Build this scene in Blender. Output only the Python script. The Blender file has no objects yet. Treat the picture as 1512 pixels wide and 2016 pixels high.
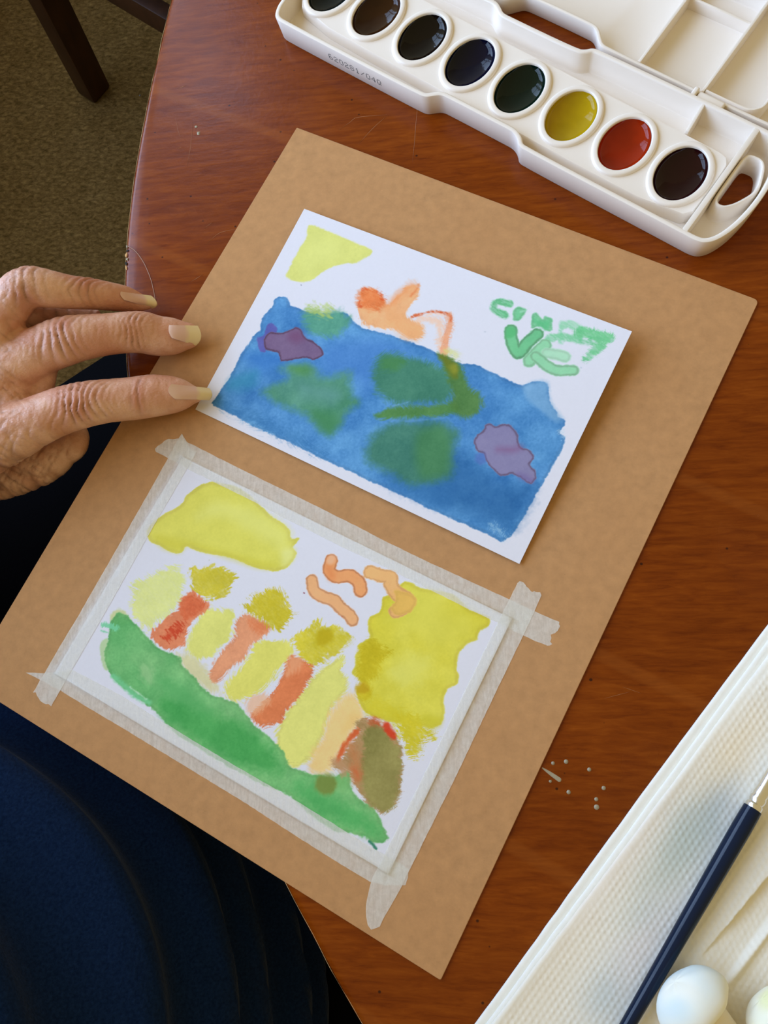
import bpy, bmesh, math, random
import numpy as np
from mathutils import Vector, Matrix, noise as mnoise
from mathutils.bvhtree import BVHTree

random.seed(7)
SC = bpy.context.scene
COL = SC.collection
D = bpy.data

# ------------------------------------------------------------------ camera
TZ = 0.7409                      # plane of the kraft board's upper face
TT = 0.7400                      # table top
HC = 0.28976308                  # camera height above the board
FPX = 1490.0                     # focal length for a 1512 px wide frame
RW = np.array([[9.91324489e-01, 0.0, -1.31437277e-01],
               [3.00116067e-02, 9.73582846e-01, 2.26353143e-01],
               [1.27965078e-01, -2.28334058e-01, 9.65136517e-01]])
cam_data = D.cameras.new('camera')
cam_data.sensor_fit = 'HORIZONTAL'
cam_data.sensor_width = 36.0
cam_data.lens = FPX * 36.0 / 1512.0
cam_data.clip_start = 0.01
cam = D.objects.new('camera', cam_data)
COL.objects.link(cam)
M = Matrix([list(RW[:, 0]) + [0], list(RW[:, 1]) + [0], list(RW[:, 2]) + [TZ + HC], [0, 0, 0, 1]])
cam.matrix_world = M
SC.camera = cam

# ------------------------------------------------------------------ light
SC.view_settings.view_transform = 'Standard'
SC.view_settings.look = 'None'
SC.view_settings.exposure = 0.0
SC.view_settings.gamma = 1.0
SC.view_settings.use_curve_mapping = False
world = D.worlds.new('warm room')
SC.world = world
world.use_nodes = True
bg = world.node_tree.nodes['Background']
bg.inputs[0].default_value = (0.525, 0.425, 0.215, 1)
bg.inputs[1].default_value = 1.0
WIN = Vector((-1.12, 0.45, TT + 0.82))        # opening of the window on the left
WW, WH = 1.7, 1.25
WIN2 = Vector((-0.92, 1.66, TT + 0.98))       # narrow window in the back wall
WW2, WH2 = 0.75, 1.4


def daylight(name, loc, size, energy, color, facing):
    al = D.lights.new(name, 'AREA')
    al.shape = 'RECTANGLE'
    al.size, al.size_y = size
    al.energy = energy
    al.color = color
    o = D.objects.new(name, al)
    COL.objects.link(o)
    o.location = Vector(loc) - Vector(facing) * 0.03
    o.rotation_euler = Vector(facing).to_track_quat('-Z', 'Y').to_euler()


E_COOL, E_BACK = 60.0, 17.0
daylight('window_daylight', WIN, (WW, WH), E_COOL, (0.43, 0.62, 0.96), (1, 0, 0))
daylight('back_window_daylight', WIN2, (WW2, WH2), E_BACK, (0.46, 0.66, 1.0), (0, -1, 0))


# ------------------------------------------------------------------ helpers
def px_mm(px, py, z=0.0):
    """point at height z (mm above the board plane) seen at a photograph position, in metres"""
    d = RW.T @ np.array([(px - 756) / FPX, -(py - 1008) / FPX, -1.0])
    s = (z / 1000.0 - HC) / d[2]
    p = np.array([0, 0, HC]) + s * d
    return Vector((p[0], p[1], p[2] + TZ))


def px_scale(p):
    """metres per photograph pixel at a point"""
    q = RW @ np.array([p[0], p[1], p[2] - TZ - HC])
    return -q[2] / FPX


def link(name, me, mat=None, parent=None):
    o = D.objects.new(name, me)
    COL.objects.link(o)
    if mat and me is not None:
        if len(me.materials) == 0:
            me.materials.append(mat)
    if parent is not None:
        o.parent = parent
    return o


def tag(o, label=None, cat=None, group=None, kind=None):
    if label: o['label'] = label
    if cat: o['category'] = cat
    if group: o['group'] = group
    if kind: o['kind'] = kind
    return o


def empty(name, loc=(0, 0, 0)):
    o = D.objects.new(name, None)
    o.empty_display_size = 0.02
    COL.objects.link(o)
    o.location = loc
    return o


def mesh(name, verts, faces, smooth=True, uv=None):
    me = D.meshes.new(name)
    me.from_pydata([tuple(v) for v in verts], [], faces)
    me.update()
    if smooth:
        me.polygons.foreach_set('use_smooth', [True] * len(me.polygons))
    return me


def grid_mesh(name, P, smooth=True):
    """P: (n, m, 3) array of points -> quad grid, fast"""
    n, m = P.shape[:2]
    me = D.meshes.new(name)
    me.vertices.add(n * m)
    me.vertices.foreach_set('co', P.reshape(-1).astype(np.float32))
    i = np.arange(n * m).reshape(n, m)
    q = np.stack([i[:-1, :-1], i[:-1, 1:], i[1:, 1:], i[1:, :-1]], -1).reshape(-1, 4)
    nf = len(q)
    me.loops.add(nf * 4)
    me.loops.foreach_set('vertex_index', q.reshape(-1).astype(np.int32))
    me.polygons.add(nf)
    me.polygons.foreach_set('loop_start', (np.arange(nf) * 4).astype(np.int32))
    me.polygons.foreach_set('loop_total', np.full(nf, 4, np.int32))
    me.update(calc_edges=True)
    me.validate()
    if smooth:
        me.polygons.foreach_set('use_smooth', np.ones(len(me.polygons), bool))
    return me


def set_color(me, rgb, name='Col'):
    """per-point linear colours"""
    a = me.color_attributes.new(name, 'FLOAT_COLOR', 'POINT')
    n = len(me.vertices)
    c = np.ones((n, 4), np.float32)
    c[:, :3] = rgb
    a.data.foreach_set('color', c.reshape(-1))


def lin(c):
    c = np.asarray(c, float) / 255.0
    return np.where(c <= 0.04045, c / 12.92, ((c + 0.055) / 1.055) ** 2.4)


ILL = np.array([0.90, 0.92, 1.03])       # daylight + room light falling on the table: shown colour = albedo * ILL


def alb(*c):
    return tuple(np.clip(lin(c) / ILL, 0, 0.92))


# ---- material builder
def mat(name, color=(0.5, 0.5, 0.5), rough=0.5, spec=0.5, metal=0.0, coat=0.0, sss=0.0, sss_r=None):
    m = D.materials.new(name)
    m.use_nodes = True
    b = m.node_tree.nodes['Principled BSDF']
    b.inputs['Base Color'].default_value = (*color, 1)
    b.inputs['Roughness'].default_value = rough
    b.inputs['Specular IOR Level'].default_value = spec
    b.inputs['Metallic'].default_value = metal
    b.inputs['Coat Weight'].default_value = coat
    b.inputs['Coat Roughness'].default_value = 0.08
    if sss:
        b.inputs['Subsurface Weight'].default_value = sss
        b.inputs['Subsurface Radius'].default_value = sss_r or (0.004, 0.0015, 0.0008)
        b.inputs['Subsurface Scale'].default_value = 1.0
    return m


class N:
    """small node helper"""
    def __init__(self, m):
        self.t = m.node_tree
        self.b = self.t.nodes['Principled BSDF']

    def n(self, kind, **kw):
        x = self.t.nodes.new(kind)
        for k, v in kw.items():
            if k.startswith('_'):
                setattr(x, k[1:], v)
            else:
                x.inputs[k.replace('__', ' ')].default_value = v
        return x

    def l(self, a, b):
        self.t.links.new(a, b)

    def coord(self, kind='Object', rot=(0, 0, 0), scale=(1, 1, 1)):
        c = self.t.nodes.new('ShaderNodeTexCoord')
        mp = self.t.nodes.new('ShaderNodeMapping')
        mp.inputs['Rotation'].default_value = rot
        mp.inputs['Scale'].default_value = scale
        self.l(c.outputs[kind], mp.inputs['Vector'])
        return mp.outputs['Vector']

    def noise(self, vec, scale, detail=4, rough=0.55, dist=0.0):
        x = self.n('ShaderNodeTexNoise', Scale=scale, Detail=detail, Roughness=rough, Distortion=dist)
        self.l(vec, x.inputs['Vector'])
        return x.outputs['Fac']

    def voronoi(self, vec, scale, out='Distance', **kw):
        x = self.n('ShaderNodeTexVoronoi', Scale=scale, **kw)
        self.l(vec, x.inputs['Vector'])
        return x.outputs[out]

    def ramp(self, fac, stops, interp='LINEAR'):
        x = self.t.nodes.new('ShaderNodeValToRGB')
        x.color_ramp.interpolation = interp
        e = x.color_ramp.elements
        while len(e) > 1:
            e.remove(e[-1])
        e[0].position, e[0].color = stops[0][0], (*stops[0][1], 1)
        for p, c in stops[1:]:
            k = e.new(p)
            k.color = (*c, 1)
        self.l(fac, x.inputs['Fac'])
        return x.outputs['Color']

    def mix(self, fac, a, b, mode='MIX'):
        x = self.t.nodes.new('ShaderNodeMix')
        x.data_type = 'RGBA'
        x.blend_type = mode
        for s, v in ((x.inputs[0], fac), (x.inputs[6], a), (x.inputs[7], b)):
            if hasattr(v, 'is_linked') or hasattr(v, 'node'):
                self.l(v, s)
            elif isinstance(v, (int, float)):
                s.default_value = v
            else:
                s.default_value = (*v, 1)
        return x.outputs[2]

    def math(self, op, a, b=0.0):
        x = self.t.nodes.new('ShaderNodeMath')
        x.operation = op
        for i, v in enumerate((a, b)):
            if hasattr(v, 'node'):
                self.l(v, x.inputs[i])
            else:
                x.inputs[i].default_value = v
        return x.outputs[0]

    def bump(self, h, strength=0.3, dist=0.001, normal=None):
        x = self.n('ShaderNodeBump', Strength=strength, Distance=dist)
        self.l(h, x.inputs['Height'])
        if normal is not None:
            self.l(normal, x.inputs['Normal'])
        self.l(x.outputs['Normal'], self.b.inputs['Normal'])
        return x.outputs['Normal']

    def attr(self, name='Col'):
        x = self.t.nodes.new('ShaderNodeAttribute')
        x.attribute_name = name
        return x.outputs['Color']

    def base(self, c):
        self.l(c, self.b.inputs['Base Color'])


V1 = lambda f: (f, f, f)

# ------------------------------------------------------------------ materials
def make_wood():
    m = mat('cherry wood', rough=0.30, spec=0.18, coat=0.0)
    n = N(m)
    n.b.inputs['Coat Roughness'].default_value = 0.22
    v = n.coord('Object', rot=(0, 0, math.radians(9)), scale=(1, 1, 1))
    vs = n.coord('Object', rot=(0, 0, math.radians(9)), scale=(22, 150, 30))
    vb = n.coord('Object', rot=(0, 0, math.radians(14)), scale=(2.2, 16, 1))
    big = n.noise(vb, 1.5, 3, 0.6, 0.6)
    fine = n.noise(vs, 3.0, 6, 0.65, 0.4)
    blotch = n.noise(v, 34, 4, 0.6)
    c = n.ramp(fine, [(0.25, (0.120, 0.0175, 0.0010)), (0.5, (0.190, 0.0345, 0.0018)), (0.75, (0.255, 0.055, 0.0035))])
    c = n.mix(n.math('MULTIPLY', n.ramp(big, [(0.38, V1(0)), (0.62, V1(1))]), 0.40), c, (0.68, 0.58, 0.48), 'MULTIPLY')
    c = n.mix(n.math('MULTIPLY', n.ramp(blotch, [(0.35, V1(0)), (0.7, V1(1))]), 0.30), c, (1.3, 1.35, 1.4), 'MULTIPLY')
    # lines where narrow boards of veneer meet
    w = n.n('ShaderNodeTexWave', Scale=4.2, Distortion=0.6, Detail=1.0, Detail__Scale=0.6)
    n.l(n.coord('Object', rot=(0, 0, math.radians(-62)), scale=(1, 1, 1)), w.inputs['Vector'])
    seam = n.ramp(w.outputs['Fac'], [(0.0, V1(0)), (0.985, V1(0)), (0.997, V1(1)), (1.0, V1(1))])
    c = n.mix(n.math('MULTIPLY', seam, 0.22), c, (0.33, 0.09, 0.012))
    # dark pores
    for sc, thr, rad, msk in ((62, 0.47, 0.030, 70), (125, 0.50, 0.050, 45)):
        p1 = n.voronoi(n.coord('Object', scale=(1, 1.1, 1)), sc, Randomness=1.0)
        pn = n.noise(v, msk, 2, 0.5)
        pore = n.math('MULTIPLY', n.ramp(p1, [(0.0, V1(1)), (rad, V1(1)), (rad * 1.6, V1(0))]), n.ramp(pn, [(thr, V1(0)), (thr + 0.03, V1(1))]))
        c = n.mix(n.math('MULTIPLY', pore, 0.85), c, (0.022, 0.006, 0.003))
    n.base(c)
    h = n.math('ADD', n.math('MULTIPLY', fine, 0.5), n.math('MULTIPLY', n.noise(v, 420, 3, 0.6), 0.5))
    n.bump(h, 0.14, 0.0006)
    r = n.ramp(n.noise(v, 18, 4, 0.6), [(0.3, V1(0.17)), (0.7, V1(0.30))])
    n.l(r, n.b.inputs['Roughness'])
    return m


def make_kraft():
    m = mat('kraft board', rough=0.9, spec=0.15)
    n = N(m)
    v = n.coord('Object')
    a = n.noise(v, 260, 5, 0.65)
    b = n.noise(v, 28, 3, 0.5)
    base = np.array(alb(172, 132, 92)) * np.array([1.10, 1.05, 1.05])
    c = n.ramp(a, [(0.25, tuple(base * 0.86)), (0.5, tuple(base)), (0.75, tuple(np.minimum(base * 1.13, 1)))])
    c = n.mix(n.ramp(b, [(0.35, V1(0)), (0.7, V1(0.25))]), c, tuple(base * np.array([1.03, 0.96, 0.9])))
    # stray fibres: light and dark flecks
    f1 = n.voronoi(n.coord('Object', rot=(0, 0, 0.5), scale=(1.0, 2.8, 1)), 260)
    g1 = n.noise(v, 300, 1, 0.5)
    dk = n.math('MULTIPLY', n.ramp(f1, [(0.0, V1(1)), (0.10, V1(0))]), n.ramp(g1, [(0.62, V1(0)), (0.66, V1(1))]))
    c = n.mix(n.math('MULTIPLY', dk, 0.55), c, tuple(base * 0.35))
    f2 = n.voronoi(n.coord('Object', rot=(0, 0, -0.8), scale=(1.0, 3.5, 1)), 220)
    g2 = n.noise(n.coord('Object', scale=(1.1, 1.1, 1.1)), 280, 1, 0.5)
    lt = n.math('MULTIPLY', n.ramp(f2, [(0.0, V1(1)), (0.12, V1(0))]), n.ramp(g2, [(0.60, V1(0)), (0.64, V1(1))]))
    c = n.mix(n.math('MULTIPLY', lt, 0.5), c, tuple(np.minimum(base * 1.5, 0.9)))
    n.base(c)
    n.bump(a, 0.25, 0.0004)
    return m


def make_plain(name, rgb, rough, spec=0.4, bump=0.0, bscale=300, **kw):
    m = mat(name, alb(*rgb), rough, spec, **kw)
    n = N(m)
    v = n.coord('Object')
    a = n.noise(v, bscale, 3, 0.6)
    c0 = np.array(alb(*rgb))
    n.base(n.ramp(a, [(0.3, tuple(c0 * 0.94)), (0.7, tuple(np.minimum(c0 * 1.05, 0.95)))]))
    if bump:
        n.bump(a, bump, 0.0004)
    return m


def make_tape():
    m = D.materials.new('masking tape')
    m.use_nodes = True
    n = N(m)
    t = m.node_tree
    out = t.nodes['Material Output']
    v = n.coord('Object')
    ns = n.noise(v, 420, 5, 0.7, 0.6)
    fib = n.noise(n.coord('Object', rot=(0, 0, 0.62), scale=(900, 160, 400)), 1.0, 3, 0.6, 0.8)
    mixn = n.math('ADD', n.math('MULTIPLY', ns, 0.55), n.math('MULTIPLY', fib, 0.45))
    n.b.inputs['Base Color'].default_value = (0.90, 0.87, 0.77, 1)
    n.b.inputs['Roughness'].default_value = 0.55
    n.b.inputs['Specular IOR Level'].default_value = 0.35
    n.bump(mixn, 0.22, 0.0004)
    tr = t.nodes.new('ShaderNodeBsdfTransparent')
    mx = t.nodes.new('ShaderNodeMixShader')
    fac = n.ramp(mixn, [(0.36, V1(0.42)), (0.62, V1(0.60))])
    n.l(fac, mx.inputs[0])
    n.l(tr.outputs[0], mx.inputs[1])
    n.l(n.b.outputs[0], mx.inputs[2])
    n.l(mx.outputs[0], out.inputs['Surface'])
    return m


def make_vcol(name, rough=0.75, spec=0.2, bscale=900, bump=0.12, bdist=0.0003):
    m = mat(name, rough=rough, spec=spec)
    n = N(m)
    n.base(n.attr('Col'))
    n.bump(n.noise(n.coord('Object'), bscale, 4, 0.65), bump, bdist)
    return m


def make_carpet():
    m = mat('olive carpet', rough=1.0, spec=0.0)
    n = N(m)
    v = n.coord('Object')
    a = n.noise(n.coord('Object', rot=(0, 0, 0.7), scale=(1, 1.7, 1)), 95, 6, 0.72, 0.4)
    b = n.noise(v, 14, 3, 0.55)
    c = n.ramp(a, [(0.3, (0.078, 0.048, 0.013)), (0.5, (0.195, 0.118, 0.040)), (0.7, (0.33, 0.21, 0.075))])
    c = n.mix(n.ramp(b, [(0.35, V1(0)), (0.65, V1(0.6))]), c, (0.85, 0.82, 0.72), 'MULTIPLY')
    n.base(c)
    n.bump(a, 1.0, 0.006)
    return m


MT = {}
MT['wood'] = make_wood()
MT['kraft'] = make_kraft()
MT['tape'] = make_tape()
MT['paper'] = make_vcol('painted paper')
MT['carpet'] = make_carpet()
MT['plastic'] = mat('white plastic', (0.86, 0.77, 0.67), 0.30, 0.40)
N(MT['plastic']).bump(N(MT['plastic']).noise(N(MT['plastic']).coord('Object'), 120, 2, 0.5), 0.03, 0.0005)
MT['chair'] = mat('dark stained wood', (0.045, 0.016, 0.006), 0.45, 0.3)
_n = N(MT['chair'])
_n.base(_n.ramp(_n.noise(_n.coord('Object', scale=(40, 40, 4)), 2, 4, 0.6), [(0.3, (0.022, 0.007, 0.0025)), (0.7, (0.045, 0.015, 0.005))]))
MT['navy'] = mat('navy knit', (0.0035, 0.0085, 0.026), 1.0, 0.0)
_n = N(MT['navy'])
_a = _n.noise(_n.coord('Object'), 900, 3, 0.6)
_n.base(_n.ramp(_a, [(0.3, (0.0030, 0.0095, 0.034)), (0.7, (0.0070, 0.0200, 0.062))]))
_n.bump(_a, 0.4, 0.0006)
MT['navy'].node_tree.nodes['Principled BSDF'].inputs['Sheen Weight'].default_value = 0.06
MT['black'] = mat('black cloth', (0.0035, 0.0035, 0.0042), 1.0, 0.0)
_n = N(MT['black'])
_n.bump(_n.noise(_n.coord('Object'), 800, 3, 0.6), 0.4, 0.0006)
MT['navyglass'] = mat('navy gloss lacquer', (0.0025, 0.010, 0.030), 0.16, 0.22, coat=0.0)
_n = N(MT['navyglass'])
_n.bump(_n.noise(_n.coord('Object'), 500, 2, 0.5), 0.05, 0.0003)
MT['ferrule'] = mat('nickel ferrule', (0.80, 0.77, 0.70), 0.24, 0.5, metal=1.0)
MT['bristle'] = make_plain('brown bristle', (96, 60, 32), 0.6, 0.3, 0.3, 900)
MT['foam'] = make_vcol('stained white foam', 0.8, 0.15, 500, 0.08, 0.0004)
MT['foam'].node_tree.nodes['Principled BSDF'].inputs['Subsurface Weight'].default_value = 0.25
MT['foam'].node_tree.nodes['Principled BSDF'].inputs['Subsurface Radius'].default_value = (0.004, 0.004, 0.003)
MT['wall'] = make_plain('cream wall', (200, 190, 165), 0.9, 0.1, 0.1, 60)
MT['ink'] = mat('grey printed ink', (0.10, 0.10, 0.10), 0.7, 0.2)
MT['wear'] = make_plain('bare worn wood', (214, 168, 116), 0.7, 0.3, 0.1, 500)
MT['scratch'] = mat('fine scratch', (0.34, 0.13, 0.04), 0.5, 0.4)
MT['dust'] = make_plain('grey paint fleck', (150, 138, 118), 0.45, 0.5, 0.1, 900)
MT['chipdark'] = make_plain('dark chip', (40, 36, 34), 0.7, 0.3, 0.1, 500)
MT['hair'] = mat('pale hair', (0.42, 0.22, 0.12), 0.4, 0.5)


def make_paint(name, rgb, tint=None):
    m = mat(name, rgb, 0.05, 0.20, coat=0.0)
    n = N(m)
    v = n.coord('Object')
    a = n.noise(v, 90, 3, 0.5)
    c0 = np.array(rgb)
    n.base(n.ramp(a, [(0.35, tuple(c0 * 0.9)), (0.65, tuple(np.minimum(c0 * 1.1, 0.9)))]))
    n.bump(n.noise(v, 260, 3, 0.5), 0.07, 0.0008)
    return m


def make_skin():
    m = mat('aged skin', rough=0.42, spec=0.55, sss=0.12, sss_r=(0.003, 0.0012, 0.0006))
    n = N(m)
    v = n.coord('Object')
    c = n.attr('Col')
    f = n.noise(v, 330, 4, 0.65)
    c = n.mix(n.ramp(f, [(0.3, V1(0.28)), (0.55, V1(0))]), c, (0.50, 0.20, 0.10), 'MIX')
    n.base(c)
    vo = n.voronoi(n.coord('Object', scale=(1, 1.6, 1)), 900, 'Distance')
    h = n.math('ADD', n.math('MULTIPLY', vo, 0.5), n.noise(v, 700, 3, 0.6))
    n.bump(h, 0.30, 0.0006)
    return m


MT['skin'] = make_skin()
MT['nail'] = make_vcol('fingernail', 0.28, 0.5, 700, 0.04, 0.0002)
# ------------------------------------------------------------------ geometry helpers
def centred(me, loc):
    me.transform(Matrix.Translation(-Vector(loc)))


def part(name, me, m, root):
    """mesh given in world space -> part of a thing"""
    centred(me, root_loc(root))
    return link(name, me, m, root)


def root_loc(o):
    p = Vector(o.location)
    while o.parent is not None:
        o = o.parent
        p = p + Vector(o.location)
    return p


def thing(name, me, m, loc):
    centred(me, loc)
    o = link(name, me, m)
    o.location = loc
    return o


def join_arrays(parts):
    V, F, k = [], [], 0
    for v, f in parts:
        V += [tuple(p) for p in v]
        F += [tuple(i + k for i in q) for q in f]
        k += len(v)
    return V, F


def loft(loops, closed=True, cap0=False, cap1=False):
    k = len(loops[0])
    V = [tuple(p) for lp in loops for p in lp]
    F = []
    rng = range(k if closed else k - 1)
    for i in range(len(loops) - 1):
        for j in rng:
            a, b = i * k + j, i * k + (j + 1) % k
            F.append((a, b, b + k, a + k))
    if cap0:
        F.append(tuple(range(k))[::-1])
    if cap1:
        F.append(tuple(range((len(loops) - 1) * k, len(loops) * k)))
    return V, F


def box_vf(c, ax, ay, az, hx, hy, hz):
    c = np.array(c, float)
    ax, ay, az = (np.array(a, float) for a in (ax, ay, az))
    V = [c + sx * hx * ax + sy * hy * ay + sz * hz * az for sz in (-1, 1) for sy in (-1, 1) for sx in (-1, 1)]
    F = [(0, 2, 3, 1), (4, 5, 7, 6), (0, 1, 5, 4), (2, 6, 7, 3), (0, 4, 6, 2), (1, 3, 7, 5)]
    return V, F


def bevelled(name, V, F, w, seg=2, smooth=True):
    me = D.meshes.new(name)
    bm = bmesh.new()
    vs = [bm.verts.new(tuple(v)) for v in V]
    for f in F:
        bm.faces.new([vs[i] for i in f])
    bmesh.ops.recalc_face_normals(bm, faces=bm.faces[:])
    bmesh.ops.bevel(bm, geom=bm.edges[:], offset=w, segments=seg, profile=0.6, affect='EDGES', clamp_overlap=True)
    bm.to_mesh(me)
    bm.free()
    if smooth:
        me.polygons.foreach_set('use_smooth', [True] * len(me.polygons))
        me.set_sharp_from_angle(angle=math.radians(40))
    return me


def catmull(P, n):
    """resample control rows (k, d) to n rows along a Catmull-Rom curve"""
    P = np.asarray(P, float)
    k = len(P)
    Q = np.vstack([2 * P[0] - P[1], P, 2 * P[-1] - P[-2]])
    d = np.linalg.norm(np.diff(P[:, :3], axis=0), axis=1)
    s = np.concatenate([[0], np.cumsum(d)])
    out = []
    for x in np.linspace(0, s[-1], n):
        i = min(max(np.searchsorted(s, x, 'right') - 1, 0), k - 2)
        t = (x - s[i]) / max(s[i + 1] - s[i], 1e-9)
        p0, p1, p2, p3 = Q[i], Q[i + 1], Q[i + 2], Q[i + 3]
        out.append(0.5 * (2 * p1 + (p2 - p0) * t + (2 * p0 - 5 * p1 + 4 * p2 - p3) * t * t + (3 * p1 - p0 - 3 * p2 + p3) * t ** 3))
    return np.array(out)


def sweep(P, R, n=40, seg=20, flat=1.0, up=(0, 0, 1), cap=True):
    """rounded tube through points P with radii R; flat = height / width of the section"""
    C = catmull(np.c_[np.asarray(P, float), np.asarray(R, float)], n)
    pts, rad = C[:, :3], np.maximum(C[:, 3], 1e-5)
    T = np.gradient(pts, axis=0)
    T /= np.linalg.norm(T, axis=1)[:, None]
    up = np.array(up, float)
    loops = []
    th = np.linspace(0, 2 * np.pi, seg, endpoint=False)

    def ring(p, t, r):
        s = np.cross(t, up)
        s /= np.linalg.norm(s)
        w = np.cross(s, t)
        return p + r * (np.cos(th)[:, None] * s + flat * np.sin(th)[:, None] * w)
    if cap:
        for a in (0.15, 0.5, 0.8, 0.95):
            loops.append(ring(pts[0] - T[0] * rad[0] * math.cos(math.asin(a)), T[0], rad[0] * a))
    for p, t, r in zip(pts, T, rad):
        loops.append(ring(p, t, r))
    if cap:
        for a in (0.95, 0.8, 0.5, 0.15):
            loops.append(ring(pts[-1] + T[-1] * rad[-1] * math.cos(math.asin(a)), T[-1], rad[-1] * a))
    return loft(loops, True, True, True)


def lathe(c, axis, prof, seg=32):
    """profile [(distance along axis, radius)] around a line"""
    axis = np.array(axis, float)
    axis /= np.linalg.norm(axis)
    up = np.array([0, 0, 1.0]) if abs(axis[2]) < 0.9 else np.array([1.0, 0, 0])
    s = np.cross(axis, up)
    s /= np.linalg.norm(s)
    w = np.cross(s, axis)
    th = np.linspace(0, 2 * np.pi, seg, endpoint=False)
    c = np.array(c, float)
    loops = [c + axis * d + max(r, 1e-5) * (np.cos(th)[:, None] * s + np.sin(th)[:, None] * w) for d, r in prof]
    return loft(loops, True, True, True)


def chaikin(P, it=2, r=0.22):
    P = np.asarray(P, float)
    for _ in range(it):
        Q = np.roll(P, -1, 0)
        P = np.stack([P * (1 - r) + Q * r, P * r + Q * (1 - r)], 1).reshape(-1, P.shape[1])
    return P


def inset(P, d):
    """move a counter-clockwise 2-D outline inwards by d (mitred)"""
    P = np.asarray(P, float)
    e = np.roll(P, -1, 0) - P
    e /= np.maximum(np.linalg.norm(e, axis=1), 1e-9)[:, None]
    nrm = np.stack([-e[:, 1], e[:, 0]], 1)
    b = nrm + np.roll(nrm, 1, 0)
    b /= np.maximum(np.linalg.norm(b, axis=1), 1e-9)[:, None]
    c = np.maximum((b * nrm).sum(1), 0.5)
    return P + b * (d / c)[:, None]


def fill_holes(name, loops):
    """flat face between an outer loop and holes (lists of 3-D points)"""
    bm = bmesh.new()
    E = []
    for lp in loops:
        vs = [bm.verts.new(tuple(p)) for p in lp]
        for i in range(len(vs)):
            E.append(bm.edges.new((vs[i], vs[(i + 1) % len(vs)])))
    bmesh.ops.triangle_fill(bm, use_beauty=True, use_dissolve=False, edges=E)
    bm.verts.index_update()
    V = [tuple(v.co) for v in bm.verts]
    F = [tuple(v.index for v in f.verts) for f in bm.faces]
    bm.free()
    return V, F


def solid(name, VF, autosmooth=35, merge=1e-6):
    me = D.meshes.new(name)
    me.from_pydata([tuple(v) for v in VF[0]], [], VF[1])
    bm = bmesh.new()
    bm.from_mesh(me)
    bmesh.ops.remove_doubles(bm, verts=bm.verts[:], dist=merge)
    bmesh.ops.recalc_face_normals(bm, faces=bm.faces[:])
    bm.to_mesh(me)
    bm.free()
    me.polygons.foreach_set('use_smooth', [True] * len(me.polygons))
    me.set_sharp_from_angle(angle=math.radians(autosmooth))
    return me


# ------------------------------------------------------------------ setting
def build_setting():
    X0, X1, Y0, Y1 = WIN.x, 1.7, -1.4, WIN2.y
    me = mesh('floor', [(X0 - 0.1, Y0 - 0.1, 0), (X1, Y0 - 0.1, 0), (X1, Y1, 0), (X0 - 0.1, Y1, 0)], [(0, 1, 2, 3)], False)
    o = link('floor', me, MT['carpet'])
    tag(o, 'dark olive brown carpet, seen beyond the table edge', kind='structure')

    # two window walls out of view: the daylight comes in through their openings
    def window_wall(side, num, c, w, h, along, a0, a1):
        al = np.array(along, float)
        nrm = np.array([-al[1], al[0], 0])
        up = np.array([0, 0, 1.0])
        c = np.array(c)
        cc = c @ al
        bits = []
        for sa, sb, za, zb in ((a0, cc - w / 2, 0, 2.5), (cc + w / 2, a1, 0, 2.5), (cc - w / 2, cc + w / 2, 0, c[2] - h / 2), (cc - w / 2, cc + w / 2, c[2] + h / 2, 2.5)):
            m = c - al * cc + al * (sa + sb) / 2
            m[2] = (za + zb) / 2
            bits.append(box_vf(m, al, nrm, up, (sb - sa) / 2, 0.05, (zb - za) / 2))
        wl = link('wall_' + side, solid('wall', join_arrays(bits)), MT['wall'])
        tag(wl, 'cream %s wall with a window, outside the photograph' % side, kind='structure')
        f = []
        for x in (-w / 2 + 0.02, w / 2 - 0.02, 0):
            f.append(box_vf(c + al * x, al, nrm, up, 0.018, 0.02, h / 2))
        for z in (-h / 2 + 0.02, h / 2 - 0.02, 0.1):
            f.append(box_vf(c + up * z, al, nrm, up, w / 2, 0.02, 0.018))
        wf = link('window_%d' % num, solid('window', join_arrays(f)), MT['plastic'])
        tag(wf, 'white window frame in the %s wall, outside the photograph' % side, kind='structure')
    window_wall('left', 1, WIN, WW, WH, (0, 1, 0), Y0, WIN2.y)
    window_wall('back', 2, WIN2, WW2, WH2, (1, 0, 0), X0, X1)


# ------------------------------------------------------------------ table
TC = Vector((0.37710, 0.21525, 0.0))
TR = 0.53468
# the rim is not quite round: small departures (mm) by angle
RIM = [(160.0, 0.8), (167.4, 1.3), (170.1, -0.6), (172.0, -0.7), (174.8, -1.0), (177.5, -0.4), (180.6, 0.25), (182.9, 0.65), (187.7, 0.85), (200.0, 0.0), (212.3, -0.9), (213.7, -0.6), (215.5, -0.1), (217.6, 1.1), (224.0, 0.6), (232.0, 0.0)]


def rim(th):
    a = np.degrees(np.asarray(th)) % 360
    k = np.array([r[0] for r in RIM])
    v = np.array([r[1] for r in RIM])
    return sum(np.interp(a + o, k, v, left=0, right=0) for o in (-1, -0.5, 0, 0.5, 1)) / 5000.0



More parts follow.
